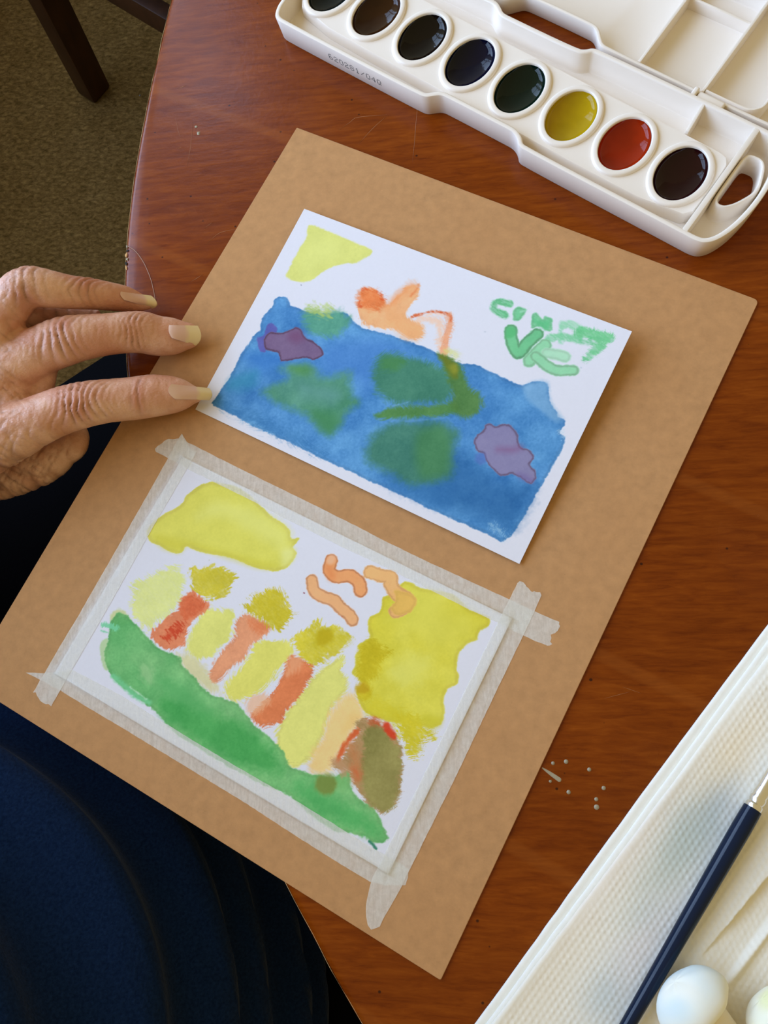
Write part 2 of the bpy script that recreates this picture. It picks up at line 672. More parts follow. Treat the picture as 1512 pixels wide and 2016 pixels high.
def build_table():
    root = empty('round_table', TC)
    tag(root, 'round reddish brown wooden table with a worn edge, under all the art things', 'table')
    th = np.linspace(0, 2 * np.pi, 480, endpoint=False)
    dr = rim(th)
    prof = [(0.0, 0.0), (0.15, 0.0), (0.30, 0.0), (0.42, 0.0), (0.49, 0.0), (TR - 0.0120, 0.0), (TR - 0.0060, -0.0001), (TR - 0.0022, -0.0004), (TR - 0.0007, -0.0008),
            (TR + 0.0001, -0.0016), (TR + 0.0003, -0.003), (TR - 0.001, -0.008), (TR - 0.006, -0.016), (TR - 0.012, -0.024), (0.40, -0.028), (0.0, -0.028)]
    loops = []
    for r, z in prof:
        r = max(r, 0.0005)
        q = r + dr * (r > 0.45)
        loops.append(np.stack([TC.x + q * np.cos(th), TC.y + q * np.sin(th), np.full_like(th, TT + z)], 1))
    part('tabletop', solid('tabletop', loft(loops, True, True, True), 50), MT['wood'], root)
    # worn bare line along the rim
    a0, a1 = math.radians(148), math.radians(226)
    ang = np.linspace(a0, a1, 220)
    rr = TR - 0.0001 + rim(ang) + np.array([0.0004 * mnoise.noise(Vector((a * 40, 0, 0))) for a in ang])
    wd = np.array([0.00008 + 0.00030 * max(0, 0.4 + mnoise.noise(Vector((a * 55, 3, 0)))) for a in ang])
    P = []
    for k, (dz, dr) in enumerate(((-0.0009, -1), (-0.0011, 0), (-0.0024, 1))):
        P.append(np.stack([TC.x + (rr + dr * wd) * np.cos(ang), TC.y + (rr + dr * wd) * np.sin(ang), np.full_like(ang, TT + dz)], 1))
    part('worn_edge', grid_mesh('worn_edge', np.stack(P)), MT['wear'], root)
    # pedestal under the top
    prof = [(0.0, 0.26), (0.02, 0.26), (0.05, 0.20), (0.08, 0.07), (0.2, 0.045), (0.45, 0.05), (0.62, 0.06), (0.70, 0.16), (TT - 0.028, 0.2)]
    part('pedestal', solid('pedestal', lathe((TC.x, TC.y, 0), (0, 0, 1), prof, 40)), MT['chair'], root)
    # chips on the rim: shallow splinters where the lacquer has broken away
    def splinter(name, pts, z, m, h=0.00025):
        P = [px_mm(x, y, z) for x, y in pts]
        c = sum(P, Vector()) / len(P)
        n = len(P)
        V = [tuple(p) for p in P] + [tuple(c.lerp(p, 0.55) + Vector((0, 0, h))) for p in P] + [tuple(c + Vector((0, 0, h * 0.8)))]
        F = [(i, (i + 1) % n, n + (i + 1) % n, n + i) for i in range(n)] + [(n + i, n + (i + 1) % n, 2 * n) for i in range(n)]
        part(name, solid(name, (V, F), 30), m, root)
    for i, (x, y, w, h, t) in enumerate(((249.9, 486, 3.0, 5, 0.2), (250.4, 494, 4.0, 3.4, 0.5), (249.0, 502, 3.2, 4.6, -0.2), (250.0, 510, 4.6, 3.4, 0.3), (248.8, 518, 3.4, 5.0, 0.1), (248.6, 527, 2.6, 5.5, 0.0))):
        ring = []
        for k in range(7):
            a = 2 * math.pi * k / 7 + t
            r = random.uniform(0.45, 1.2)
            ring.append((x + w * r * math.cos(a), y + h * r * math.sin(a)))
        splinter('edge_chip', ring, -1.3, (MT['dust'], MT['chipdark'], MT['wear'], MT['dust'], MT['chipdark'], MT['wear'])[i])
    # scratches: hair-thin raised lines of bare lacquer
    for pts, w in (([(668, 256), (690, 240), (705, 231), (762, 226)], 0.9), ([(812, 320), (816, 280), (820, 230), (826, 180)], 0.8), ([(706, 283), (735, 252), (765, 225)], 0.9),
                   ([(405, 482), (430, 460), (455, 453), (470, 452)], 0.8), ([(368, 330), (375, 290), (380, 240)], 0.7), ([(402, 450), (420, 436)], 0.7),
                   ([(350, 175), (366, 168)], 1.0), ([(350, 293), (358, 290)], 0.9), ([(376, 555), (400, 540)], 0.8), ([(1225, 1352), (1262, 1365)], 0.6),
                   ([(1190, 1375), (1240, 1362)], 0.6), ([(345, 232), (352, 262), (356, 270)], .5)):
        C = [px_mm(x, y, -0.9) for x, y in pts]
        s = px_scale(C[0]) * w * 0.5
        A = catmull([(c.x, c.y, c.z) for c in C], 16)
        T = np.gradient(A, axis=0)
        T /= np.linalg.norm(T, axis=1)[:, None]
        S = np.cross(T, (0, 0, 1))
        prof = np.sin(np.linspace(0.12, np.pi - 0.12, 16))[:, None]
        P = np.stack([A - S * s * prof, A + np.array([0, 0, 0.00006]), A + S * s * prof])
        P[:, :, 2] += 0.00004
        part('scratch', grid_mesh('scratch', P), MT['scratch'], root)
    # small knocks with grey filler near the paper towel, and the gouge
    for x, y, r in ((1088.7, 1502.5, 3.6), (1114.5, 1499.5, 4.4), (1160, 1515, 4.0), (1188.5, 1551.5, 4.2), (1119.5, 1559.5, 4.2), (1174, 1573.5, 4.0), (1174.5, 1589, 5.2), (1268, 1562, 3.8)):
        c = px_mm(x, y, -0.9)
        s = px_scale(c) * r * 0.85
        V, F = lathe(c, (0, 0, 1), [(0.00002, s * 1.15), (0.00012, s * 1.05), (0.00025, s * 0.8), (0.00038, s * 0.4), (0.0004, 0.00001)], 14)
        part('dent', solid('dent', (V, F), 60), MT['dust'], root)
    a, b = px_mm(1068, 1512, -0.9), px_mm(1101, 1535, -0.9)
    s = px_scale(a)
    V, F = sweep([a, a.lerp(b, 0.5), b], [s * 1.2, s * 3.4, s * 4.2], 14, 10, 0.22)
    part('gouge', solid('gouge', (V, F), 60), MT['dust'], root)
    for x, y, r in ((386, 250, 3.2), (391, 262, 4.2), (276, 188, 2.0), (1083, 1538, 3)):
        c = px_mm(x, y, -0.9)
        s = px_scale(c) * r
        V, F = lathe(c, (0, 0, 1), [(0.00002, s), (0.0002, s * 0.8), (0.0003, 0.00001)], 7)
        V = [(c.x + (v[0] - c.x) * random.uniform(.6, 1.3), c.y + (v[1] - c.y) * random.uniform(.6, 1.3), v[2]) for v in V]
        part('paint_fleck', solid('paint_fleck', (V, F), 60), MT['dust'] if r > 2 else MT['chipdark'], root)


# ------------------------------------------------------------------ chair at the top left
def build_chair():
    base = Vector((-0.640, 1.006, 0))
    F = np.array([0.787, -0.617, 0.0])
    S = np.array([0.617, 0.787, 0.0])
    Zv = np.array([0, 0, 1.0])
    root = empty('dining_chair', base + Vector(F * 0.2 + S * 0.2))
    tag(root, 'dark stained wooden chair standing on the carpet beyond the table, one leg in view', 'chair')
    b = np.array(base)
    h = 0.0205

    def leg(p, rake, top, name):
        loops = []
        for z in (0.0, 0.004, 0.2, 0.45, top):
            sh = F * rake * z if z <= 0.45 else F * (rake * 0.45 - 0.22 * (z - 0.45))
            k = h * (0.86 if z == 0 else 1.0 if z < 0.5 else 0.85)
            c = p + sh + Zv * z
            loops.append([c + F * k * sx + S * k * sy for sx, sy in ((-1, -1), (1, -1), (1, 1), (-1, 1))])
        V, Fc = loft(loops, True, True, True)
        part(name, bevelled(name, V, Fc, 0.002, 2), MT['chair'], root)
    for s in (0, 0.40):
        leg(b + S * s, 0.24, 0.92, 'rear_leg')
        leg(b + S * s + F * 0.60, 0.0, 0.43, 'front_leg')
        a = b + S * s + F * 0.06 + Zv * 0.32
        V, Fc = box_vf(a + F * 0.255, F, S, Zv, 0.265, 0.010, 0.016)
        part('side_stretcher', bevelled('side_stretcher', V, Fc, 0.002, 2), MT['chair'], root)
    V, Fc = box_vf(b + F * 0.36 + S * 0.20 + Zv * 0.44, F, S, Zv, 0.285, 0.225, 0.018)
    part('seat', bevelled('seat', V, Fc, 0.008, 3), MT['chair'], root)
    for z in (0.58, 0.70, 0.86):
        off = 0.24 * 0.45 - 0.22 * (z - 0.45)
        V, Fc = box_vf(b + F * off + S * 0.20 + Zv * z, F, S, Zv, 0.008, 0.20, 0.028)
        part('back_slat', bevelled('back_slat', V, Fc, 0.003, 2), MT['chair'], root)


# ------------------------------------------------------------------ kraft board
BOARD = [(584.3, 250.9), (1494.5, 591.0), (867.6, 1930.3), (-66.7, 1340.7)]


def build_board():
    c = [np.array(px_mm(x, y, 0)) for x, y in BOARD]
    rnd = [0.0004, 0.0022, 0.0008, 0.0008]
    lp = []
    for i in range(4):
        p, a, b = c[i], c[i - 1], c[(i + 1) % 4]
        da, db = (a - p) / np.linalg.norm(a - p), (b - p) / np.linalg.norm(b - p)
        for t in np.linspace(0, 1, 5):
            q0, q1 = p + da * rnd[i], p + db * rnd[i]
            lp.append((1 - t) ** 2 * q0 + 2 * t * (1 - t) * p + t * t * q1)
    lp = np.array(lp)[::-1]
    z = np.array([0, 0, 1.0])
    lo2 = lp[:, :2]
    ins = inset(lo2, 0.00015)
    L = [np.c_[ins, np.full(len(lp), TT)], np.c_[lo2, np.full(len(lp), TT + 0.00015)], np.c_[lo2, np.full(len(lp), TZ - 0.00012)], np.c_[ins, np.full(len(lp), TZ)]]
    me = solid('kraft_board', loft(L, True, True, True), 12)
    o = thing('kraft_board', me, MT['kraft'], Vector((-0.05, 0.077, TT)))
    tag(o, 'large brown kraft cardboard sheet lying at an angle on the table and over its edge', 'board')


# ------------------------------------------------------------------ watercolour on paper
NZ = {}


def vnoise(X, Y, cell, seed):
    """smooth value noise on plane coordinates, -1..1"""
    if seed not in NZ:
        NZ[seed] = np.random.RandomState(seed).rand(257, 257)
    g = NZ[seed]
    x, y = X / cell + 300.3, Y / cell + 300.7
    xi, yi = np.floor(x).astype(int), np.floor(y).astype(int)
    fx, fy = x - xi, y - yi
    fx, fy = fx * fx * (3 - 2 * fx), fy * fy * (3 - 2 * fy)
    a, b = g[yi % 257, xi % 257], g[yi % 257, (xi + 1) % 257]
    c, d = g[(yi + 1) % 257, xi % 257], g[(yi + 1) % 257, (xi + 1) % 257]
    return 2 * ((a * (1 - fx) + b * fx) * (1 - fy) + (c * (1 - fx) + d * fx) * fy) - 1


def fbm(X, Y, cell, seed, octv=3, gain=0.55):
    o, amp, tot = 0, 1.0, 0
    for k in range(octv):
        o = o + amp * vnoise(X, Y, cell / 2 ** k, seed + 17 * k)
        tot += amp
        amp *= gain
    return o / tot


def poly_sd(P, X, Y):
    d2 = np.full(X.shape, 1e9)
    ins = np.zeros(X.shape, bool)
    n = len(P)
    for i in range(n):
        ax, ay = P[i]
        bx, by = P[(i + 1) % n]
        ex, ey = bx - ax, by - ay
        wx, wy = X - ax, Y - ay
        t = np.clip((wx * ex + wy * ey) / max(ex * ex + ey * ey, 1e-9), 0, 1)
        d2 = np.minimum(d2, (wx - ex * t) ** 2 + (wy - ey * t) ** 2)
        if ay != by:
            c = ((ay <= Y) & (by > Y)) | ((by <= Y) & (ay > Y))
            ins ^= c & (X < ax + (Y - ay) * ex / (by - ay))
    d = np.sqrt(d2)
    return np.where(ins, -d, d)


def line_sd(P, X, Y, w):
    d2 = np.full(X.shape, 1e9)
    for (ax, ay), (bx, by) in zip(P[:-1], P[1:]):
        ex, ey = bx - ax, by - ay
        wx, wy = X - ax, Y - ay
        t = np.clip((wx * ex + wy * ey) / max(ex * ex + ey * ey, 1e-9), 0, 1)
        d2 = np.minimum(d2, (wx - ex * t) ** 2 + (wy - ey * t) ** 2)
    return np.sqrt(d2) - w / 2


def smooth_line(P):
    return [tuple(q) for q in catmull(np.c_[np.array(P, float), np.zeros(len(P))], max(12, 8 * len(P)))[:, :2]] if len(P) > 2 else P


def smooth_poly(P):
    return chaikin(np.array(P, float), 2, 0.17)


def watercolour(layers, X, Y, paper, seed0):
    """lay washes of pigment over the paper; returns shown colours 0-255"""
    img = np.empty(X.shape + (3,))
    img[:] = paper
    img += (fbm(X, Y, 0.8, seed0, 2) * 1.2)[..., None]
    xs, ys = X[0, :], Y[:, 0]
    for li, (kind, flat, col, o) in enumerate(layers):
        P = [(flat[i], flat[i + 1]) for i in range(0, len(flat), 2)]
        soft, rag, w = o.get('soft', 0.4), o.get('rag', 0.25), o.get('w', 0.0) * 1.0
        if o.get('a', 1) <= 0:
            continue
        w = w * 0.38 if kind == 's' else 0
        P = smooth_line(P) if kind == 's' else smooth_poly(P)
        A = np.array(P)
        pad = soft * 2 + rag * 2 + w + 1.0
        i0, i1 = np.searchsorted(ys, A[:, 1].min() - pad), np.searchsorted(ys, A[:, 1].max() + pad)
        j0, j1 = np.searchsorted(xs, A[:, 0].min() - pad), np.searchsorted(xs, A[:, 0].max() + pad)
        if i1 - i0 < 2 or j1 - j0 < 2:
            continue
        x, y = X[i0:i1, j0:j1], Y[i0:i1, j0:j1]
        sd = seed0 + li * 3
        # the brush leaves an uneven margin
        wob = rag * (0.75 * fbm(x, y, 3.2, sd, 3) + 0.55 * fbm(x, y, 0.9, sd + 1, 2))
        if rag >= 0.9 and soft < 2.6:
            an = 0.25 + 0.5 * vnoise(x, y, 20, sd + 9)
            xr, yr = x * np.cos(an) + y * np.sin(an), -x * np.sin(an) + y * np.cos(an)
            wob = wob + rag * 0.75 * vnoise(xr, yr * 5.5, 3.2, sd + 11) + rag * 0.4 * vnoise(xr, yr * 5, 1.5, sd + 12)
        d = (line_sd(P, x, y, w) if kind == 's' else poly_sd(P, x, y)) + wob
        t = np.clip(0.5 - d / (2 * soft), 0, 1)
        m = t * t * (3 - 2 * t)
        dry = o.get('dry', 0)
        if dry:
            st = fbm(x * 0.45 + y * 0.12, y * 1.5 - x * 0.35, 0.75, sd + 5, 2)
            edge = np.clip(1 + d / 3.0, 0, 1)
            m = m * np.clip(1 - dry * (0.35 + 0.9 * edge) * np.clip(st * 2.2 + 0.25, 0, 1), 0, 1)
        m = m * o.get('a', 0.97)
        c = np.empty(x.shape + (3,))
        c[:] = col
        if 'c2' in o:
            k = np.clip(0.5 + 1.1 * fbm(x, y, 14, sd + 7, 3), 0, 1)[..., None]
            c = c * (1 - k) + np.array(o['c2'], float) * k
        var = o.get('var', 6)
        c = c + (var * (1.15 * fbm(x, y, 7, sd + 2, 4, 0.65) + 0.45 * fbm(x, y, 0.7, sd + 3, 2)))[..., None] * np.array([1.0, 0.95, 0.8])
        e = o.get('edge', 0)
        if e:
            ew = o.get('ew', 1.0) * 0.55
            rim = np.exp(-((d + ew * 0.8 + soft * 0.5) / ew) ** 2) * e
            c = c * (1 - rim[..., None] * np.array([0.45, 0.62, 0.6]))
        img[i0:i1, j0:j1] = img[i0:i1, j0:j1] * (1 - m[..., None]) + c * m[..., None]
    return np.clip(img, 0, 255)


def homog(src, dst):
    A = []
    for (x, y), (u, v) in zip(src, dst):
        A.append([x, y, 1, 0, 0, 0, -u * x, -u * y, -u])
        A.append([0, 0, 0, x, y, 1, -v * x, -v * y, -v])
    return np.linalg.svd(np.array(A, float))[2][-1].reshape(3, 3)


PAPER_SHOWN = (222, 221, 238)


def build_card(name, quad, layers, seed, height, label, step=0.22):
    """a 152.4 x 101.6 mm sheet whose corners lie at quad; height(s, t) in mm above the board"""
    n, m = int(101.6 / step), int(152.4 / step)
    s = np.linspace(0, 1, m)
    t = np.linspace(0, 1, n)
    Sg, Tg = np.meshgrid(s, t)
    H = homog([(0, 0), (1, 0), (1, 1), (0, 1)], quad)
    q = np.stack([Sg, Tg, np.ones_like(Sg)], -1) @ H.T
    px, py = q[..., 0] / q[..., 2], q[..., 1] / q[..., 2]
    z = height(Sg, Tg)
    d = np.stack([(px - 756) / FPX, -(py - 1008) / FPX, -np.ones_like(px)], -1) @ RW
    k = (z / 1000 - HC) / d[..., 2]
    P = d * k[..., None]
    P[..., 2] += HC + TZ
    img = watercolour(layers, Sg * 152.4, Tg * 101.6, PAPER_SHOWN, seed)
    colr = np.clip(lin(img) / ILL * 0.955, 0, 0.9)
    # rim going down by the thickness of the sheet
    per = np.concatenate([P[0, :], P[1:, -1], P[-1, -2::-1], P[-2:0:-1, 0]])
    me = grid_mesh(name, P[::-1])
    set_color(me, colr[::-1].reshape(-1, 3))
    loc = Vector(P[n // 2, m // 2]) - Vector((0, 0, z[n // 2, m // 2] / 1000))
    o = thing(name, me, MT['paper'], loc)
    tag(o, label, 'painting')
    lo = per.copy()
    lo[:, 2] -= 0.00033
    V, F = loft([per, lo], True)
    e = solid('paper_edge', (V, F), 30)
    cl = np.empty((len(e.vertices), 3))
    cl[:] = np.clip(lin((226, 222, 226)) / ILL, 0, 0.9)
    set_color(e, cl)
    part('paper_edge', e, MT['paper'], o)
    return o


QUAD1 = [(599, 411), (1244.2, 652.5), (1022.6, 1110.2), (384.6, 805.9)]
QUAD2 = [(360, 900), (1008, 1218), (765, 1720.5), (107.5, 1324.6)]


def h1(s, t):
    return 0.45 + 1.8 * (1 - s) * (1 - t) + 7.2 * s ** 1.5 * (1 - t) ** 1.15 + 0.9 * s * t + 0.5 * np.sin(np.pi * s) * t


def h2(s, t):
    return np.full_like(s, 0.40) + 0.03 * np.sin(9 * s + 4 * t)


def build_cards():
    build_card('painted_card', QUAD1, PAINT1, 11, h1, 'loose white card with a blue pond, orange figure and green brush lettering, held by fingers')
    build_card('painted_card', QUAD2, PAINT2, 401, h2, 'white card with yellow and orange trees on green ground, taped down on the kraft board')


# ------------------------------------------------------------------ masking tape
def build_tapes():
    Hq = homog(QUAD2, [(0, 0), (152.4, 0), (152.4, 101.6), (0, 101.6)])

    def card_mm(x, y):
        w = Hq @ np.array([x, y, 1.0])
        return w[0] / w[2], w[1] / w[2]
    T = dict(
        top=([(378.6, 875), (430, 901.5), (490, 931.3), (560, 965.5), (630, 1000), (700, 1035), (760, 1066.1), (840, 1105), (920, 1141.8), (1002, 1179.5), (1052.3, 1203.3), (1100.6, 1224.5), (1101, 1229), (1103.2, 1232.4), (1101, 1237),
              (1098, 1243), (1091, 1247), (1084.7, 1250.3), (1086, 1256), (1084, 1262.9), (1087.3, 1268.1), (1083, 1270.9), (1078.7, 1270.8), (1055, 1261.5), (1029.8, 1251), (979.5, 1225.8), (935.9, 1206),
              (850, 1163), (760, 1117.7), (672.4, 1076.7), (620, 1050), (560, 1020.5), (490, 982.9), (427.6, 952.4), (372, 924.7), (331, 902), (307.2, 889), (305.2, 883.7), (309, 879), (317.8, 872.4), (331, 863.8), (350.8, 863.8), (365, 868)], 0.07),
        bottom=([(50.6, 1324.5), (69, 1325), (87, 1326), (115, 1322), (144.5, 1319.2), (190, 1343), (240, 1369.5), (300, 1408), (380, 1457), (451.4, 1500), (515, 1537), (580, 1574), (650, 1617), (711.7, 1656), (754, 1680.4), (780, 1695), (806, 1712), (803, 1718), (804, 1728), (801, 1735), (797.7, 1742.6),
                 (790, 1743), (760, 1743), (729, 1736), (680, 1706.9), (630, 1676), (580, 1644.2), (480, 1579), (380, 1517.9), (300, 1469), (218.6, 1420), (170, 1391), (119.4, 1360.2), (100, 1350), (78.4, 1337.7), (69, 1332.4)], 0.07),
        left=([(358, 854.6), (362, 861), (366.7, 866.5), (370, 873), (373.3, 879.7), (377.3, 885.6), (382, 886), (387.9, 887.6), (381.3, 902.2), (340, 973), (301.2, 1040), (250, 1131), (200, 1220), (131.3, 1337.7), (100.8, 1390), (96, 1386), (91, 1386), (85, 1384), (79, 1379), (77, 1377), (72, 1369), (71.7, 1363),
               (65, 1364), (70, 1357), (78.4, 1338), (87.6, 1325.8), (118, 1273), (149.8, 1220), (220, 1098), (290, 975), (331, 902), (348.2, 869)], 0.17),
        right=([(1027, 1145), (1031, 1147), (1033.8, 1151.7), (1037, 1155), (1040.4, 1158.4), (1044, 1163), (1047, 1165.6), (1052, 1164.6), (1056, 1166), (1060, 1166.5), (1064.2, 1167), (1066.2, 1171.6), (1050, 1209), (1032.4, 1247), (996.7, 1320), (950, 1418), (900, 1524), (837.4, 1650), (807, 1712), (795, 1737), (775, 1774), (754, 1810), (748.8, 1824.6),
                (740, 1827), (731.6, 1829.9), (725, 1820.6), (720.3, 1806), (719.7, 1783.6), (725.6, 1754.5), (730.3, 1734.7), (743.5, 1708.2), (772.6, 1650), (820, 1555), (875, 1442), (934.6, 1320), (986, 1212.6), (1002, 1182), (1020.5, 1145)], 0.17))
    T['right'][0].pop()
    T['right'][0].append((1018.5, 1148.5))
    T['right'][0].append((1022, 1144.5))
    labels = dict(top='long masking tape strip along the upper edge of the taped tree painting',
                  bottom='masking tape strip along the lower edge of the taped tree painting, nearest the dark clothes',
                  left='masking tape strip down the left edge of the taped tree painting, below the hand',
                  right='masking tape strip down the right edge of the taped tree painting, with a long tail')
    E = [px_mm(*QUAD2[i], 0) for i in range(4)]
    for key in ('top', 'bottom', 'left', 'right'):
        pts, base = T[key]
        P = [px_mm(x, y, 0.1) for x, y in pts]
        # torn ends and slightly fibrous margins
        bm = bmesh.new()
        vs = []
        for i, p in enumerate(P):
            q = P[(i + 1) % len(P)]
            k = max(1, int((q - p).length / 0.0016))
            for j in range(k):
                r = p.lerp(q, j / k)
                a = 0.00007 if k > 3 else 0.00018
                vs.append(bm.verts.new((r.x + a * random.uniform(-1, 1), r.y + a * random.uniform(-1, 1), 0)))
        bm.faces.new(vs)
        for i in range(4):
            a, b = E[i], E[(i + 1) % 4]
            nrm = Vector((-(b - a).y, (b - a).x, 0)).normalized()
            for off in (0.0, 0.0007):
                bmesh.ops.bisect_plane(bm, geom=bm.verts[:] + bm.edges[:] + bm.faces[:], plane_co=(a.x + nrm.x * off, a.y + nrm.y * off, 0), plane_no=nrm)
        bmesh.ops.triangulate(bm, faces=bm.faces[:])
        for _ in range(2):
            long = [e for e in bm.edges if e.calc_length() > 0.004]
            bmesh.ops.subdivide_edges(bm, edges=long, cuts=1)
            bmesh.ops.triangulate(bm, faces=bm.faces[:])
        cen = sum((Vector((e.x, e.y, 0)) for e in E), Vector()) / 4
        for v in bm.verts:
            dmax = -1
            for i in range(4):
                a, b = E[i], E[(i + 1) % 4]
                nrm = Vector((-(b - a).y, (b - a).x, 0)).normalized()
                if (cen - Vector((a.x, a.y, 0))).dot(nrm) > 0:
                    nrm = -nrm
                dmax = max(dmax, (Vector((v.co.x, v.co.y, 0)) - Vector((a.x, a.y, 0))).dot(nrm))
            up = 0.43 * min(1, max(0, 1 - dmax / 0.0007))
            v.co.z = TZ + (up + base) / 1000 + 0.00004 * mnoise.noise(Vector((v.co.x * 300, v.co.y * 300, base)))
        me = D.meshes.new('masking_tape')
        bmesh.ops.recalc_face_normals(bm, faces=bm.faces[:])
        if sum(f.normal.z for f in bm.faces) < 0:
            bmesh.ops.reverse_faces(bm, faces=bm.faces[:])
        bm.to_mesh(me)
        bm.free()
        me.polygons.foreach_set('use_smooth', [True] * len(me.polygons))
        c = sum(P, Vector()) / len(P)
        o = thing('masking_tape', me, MT['tape'], Vector((c.x, c.y, TZ)))
        tag(o, labels[key], 'tape', 'masking tape strips round the tree painting')

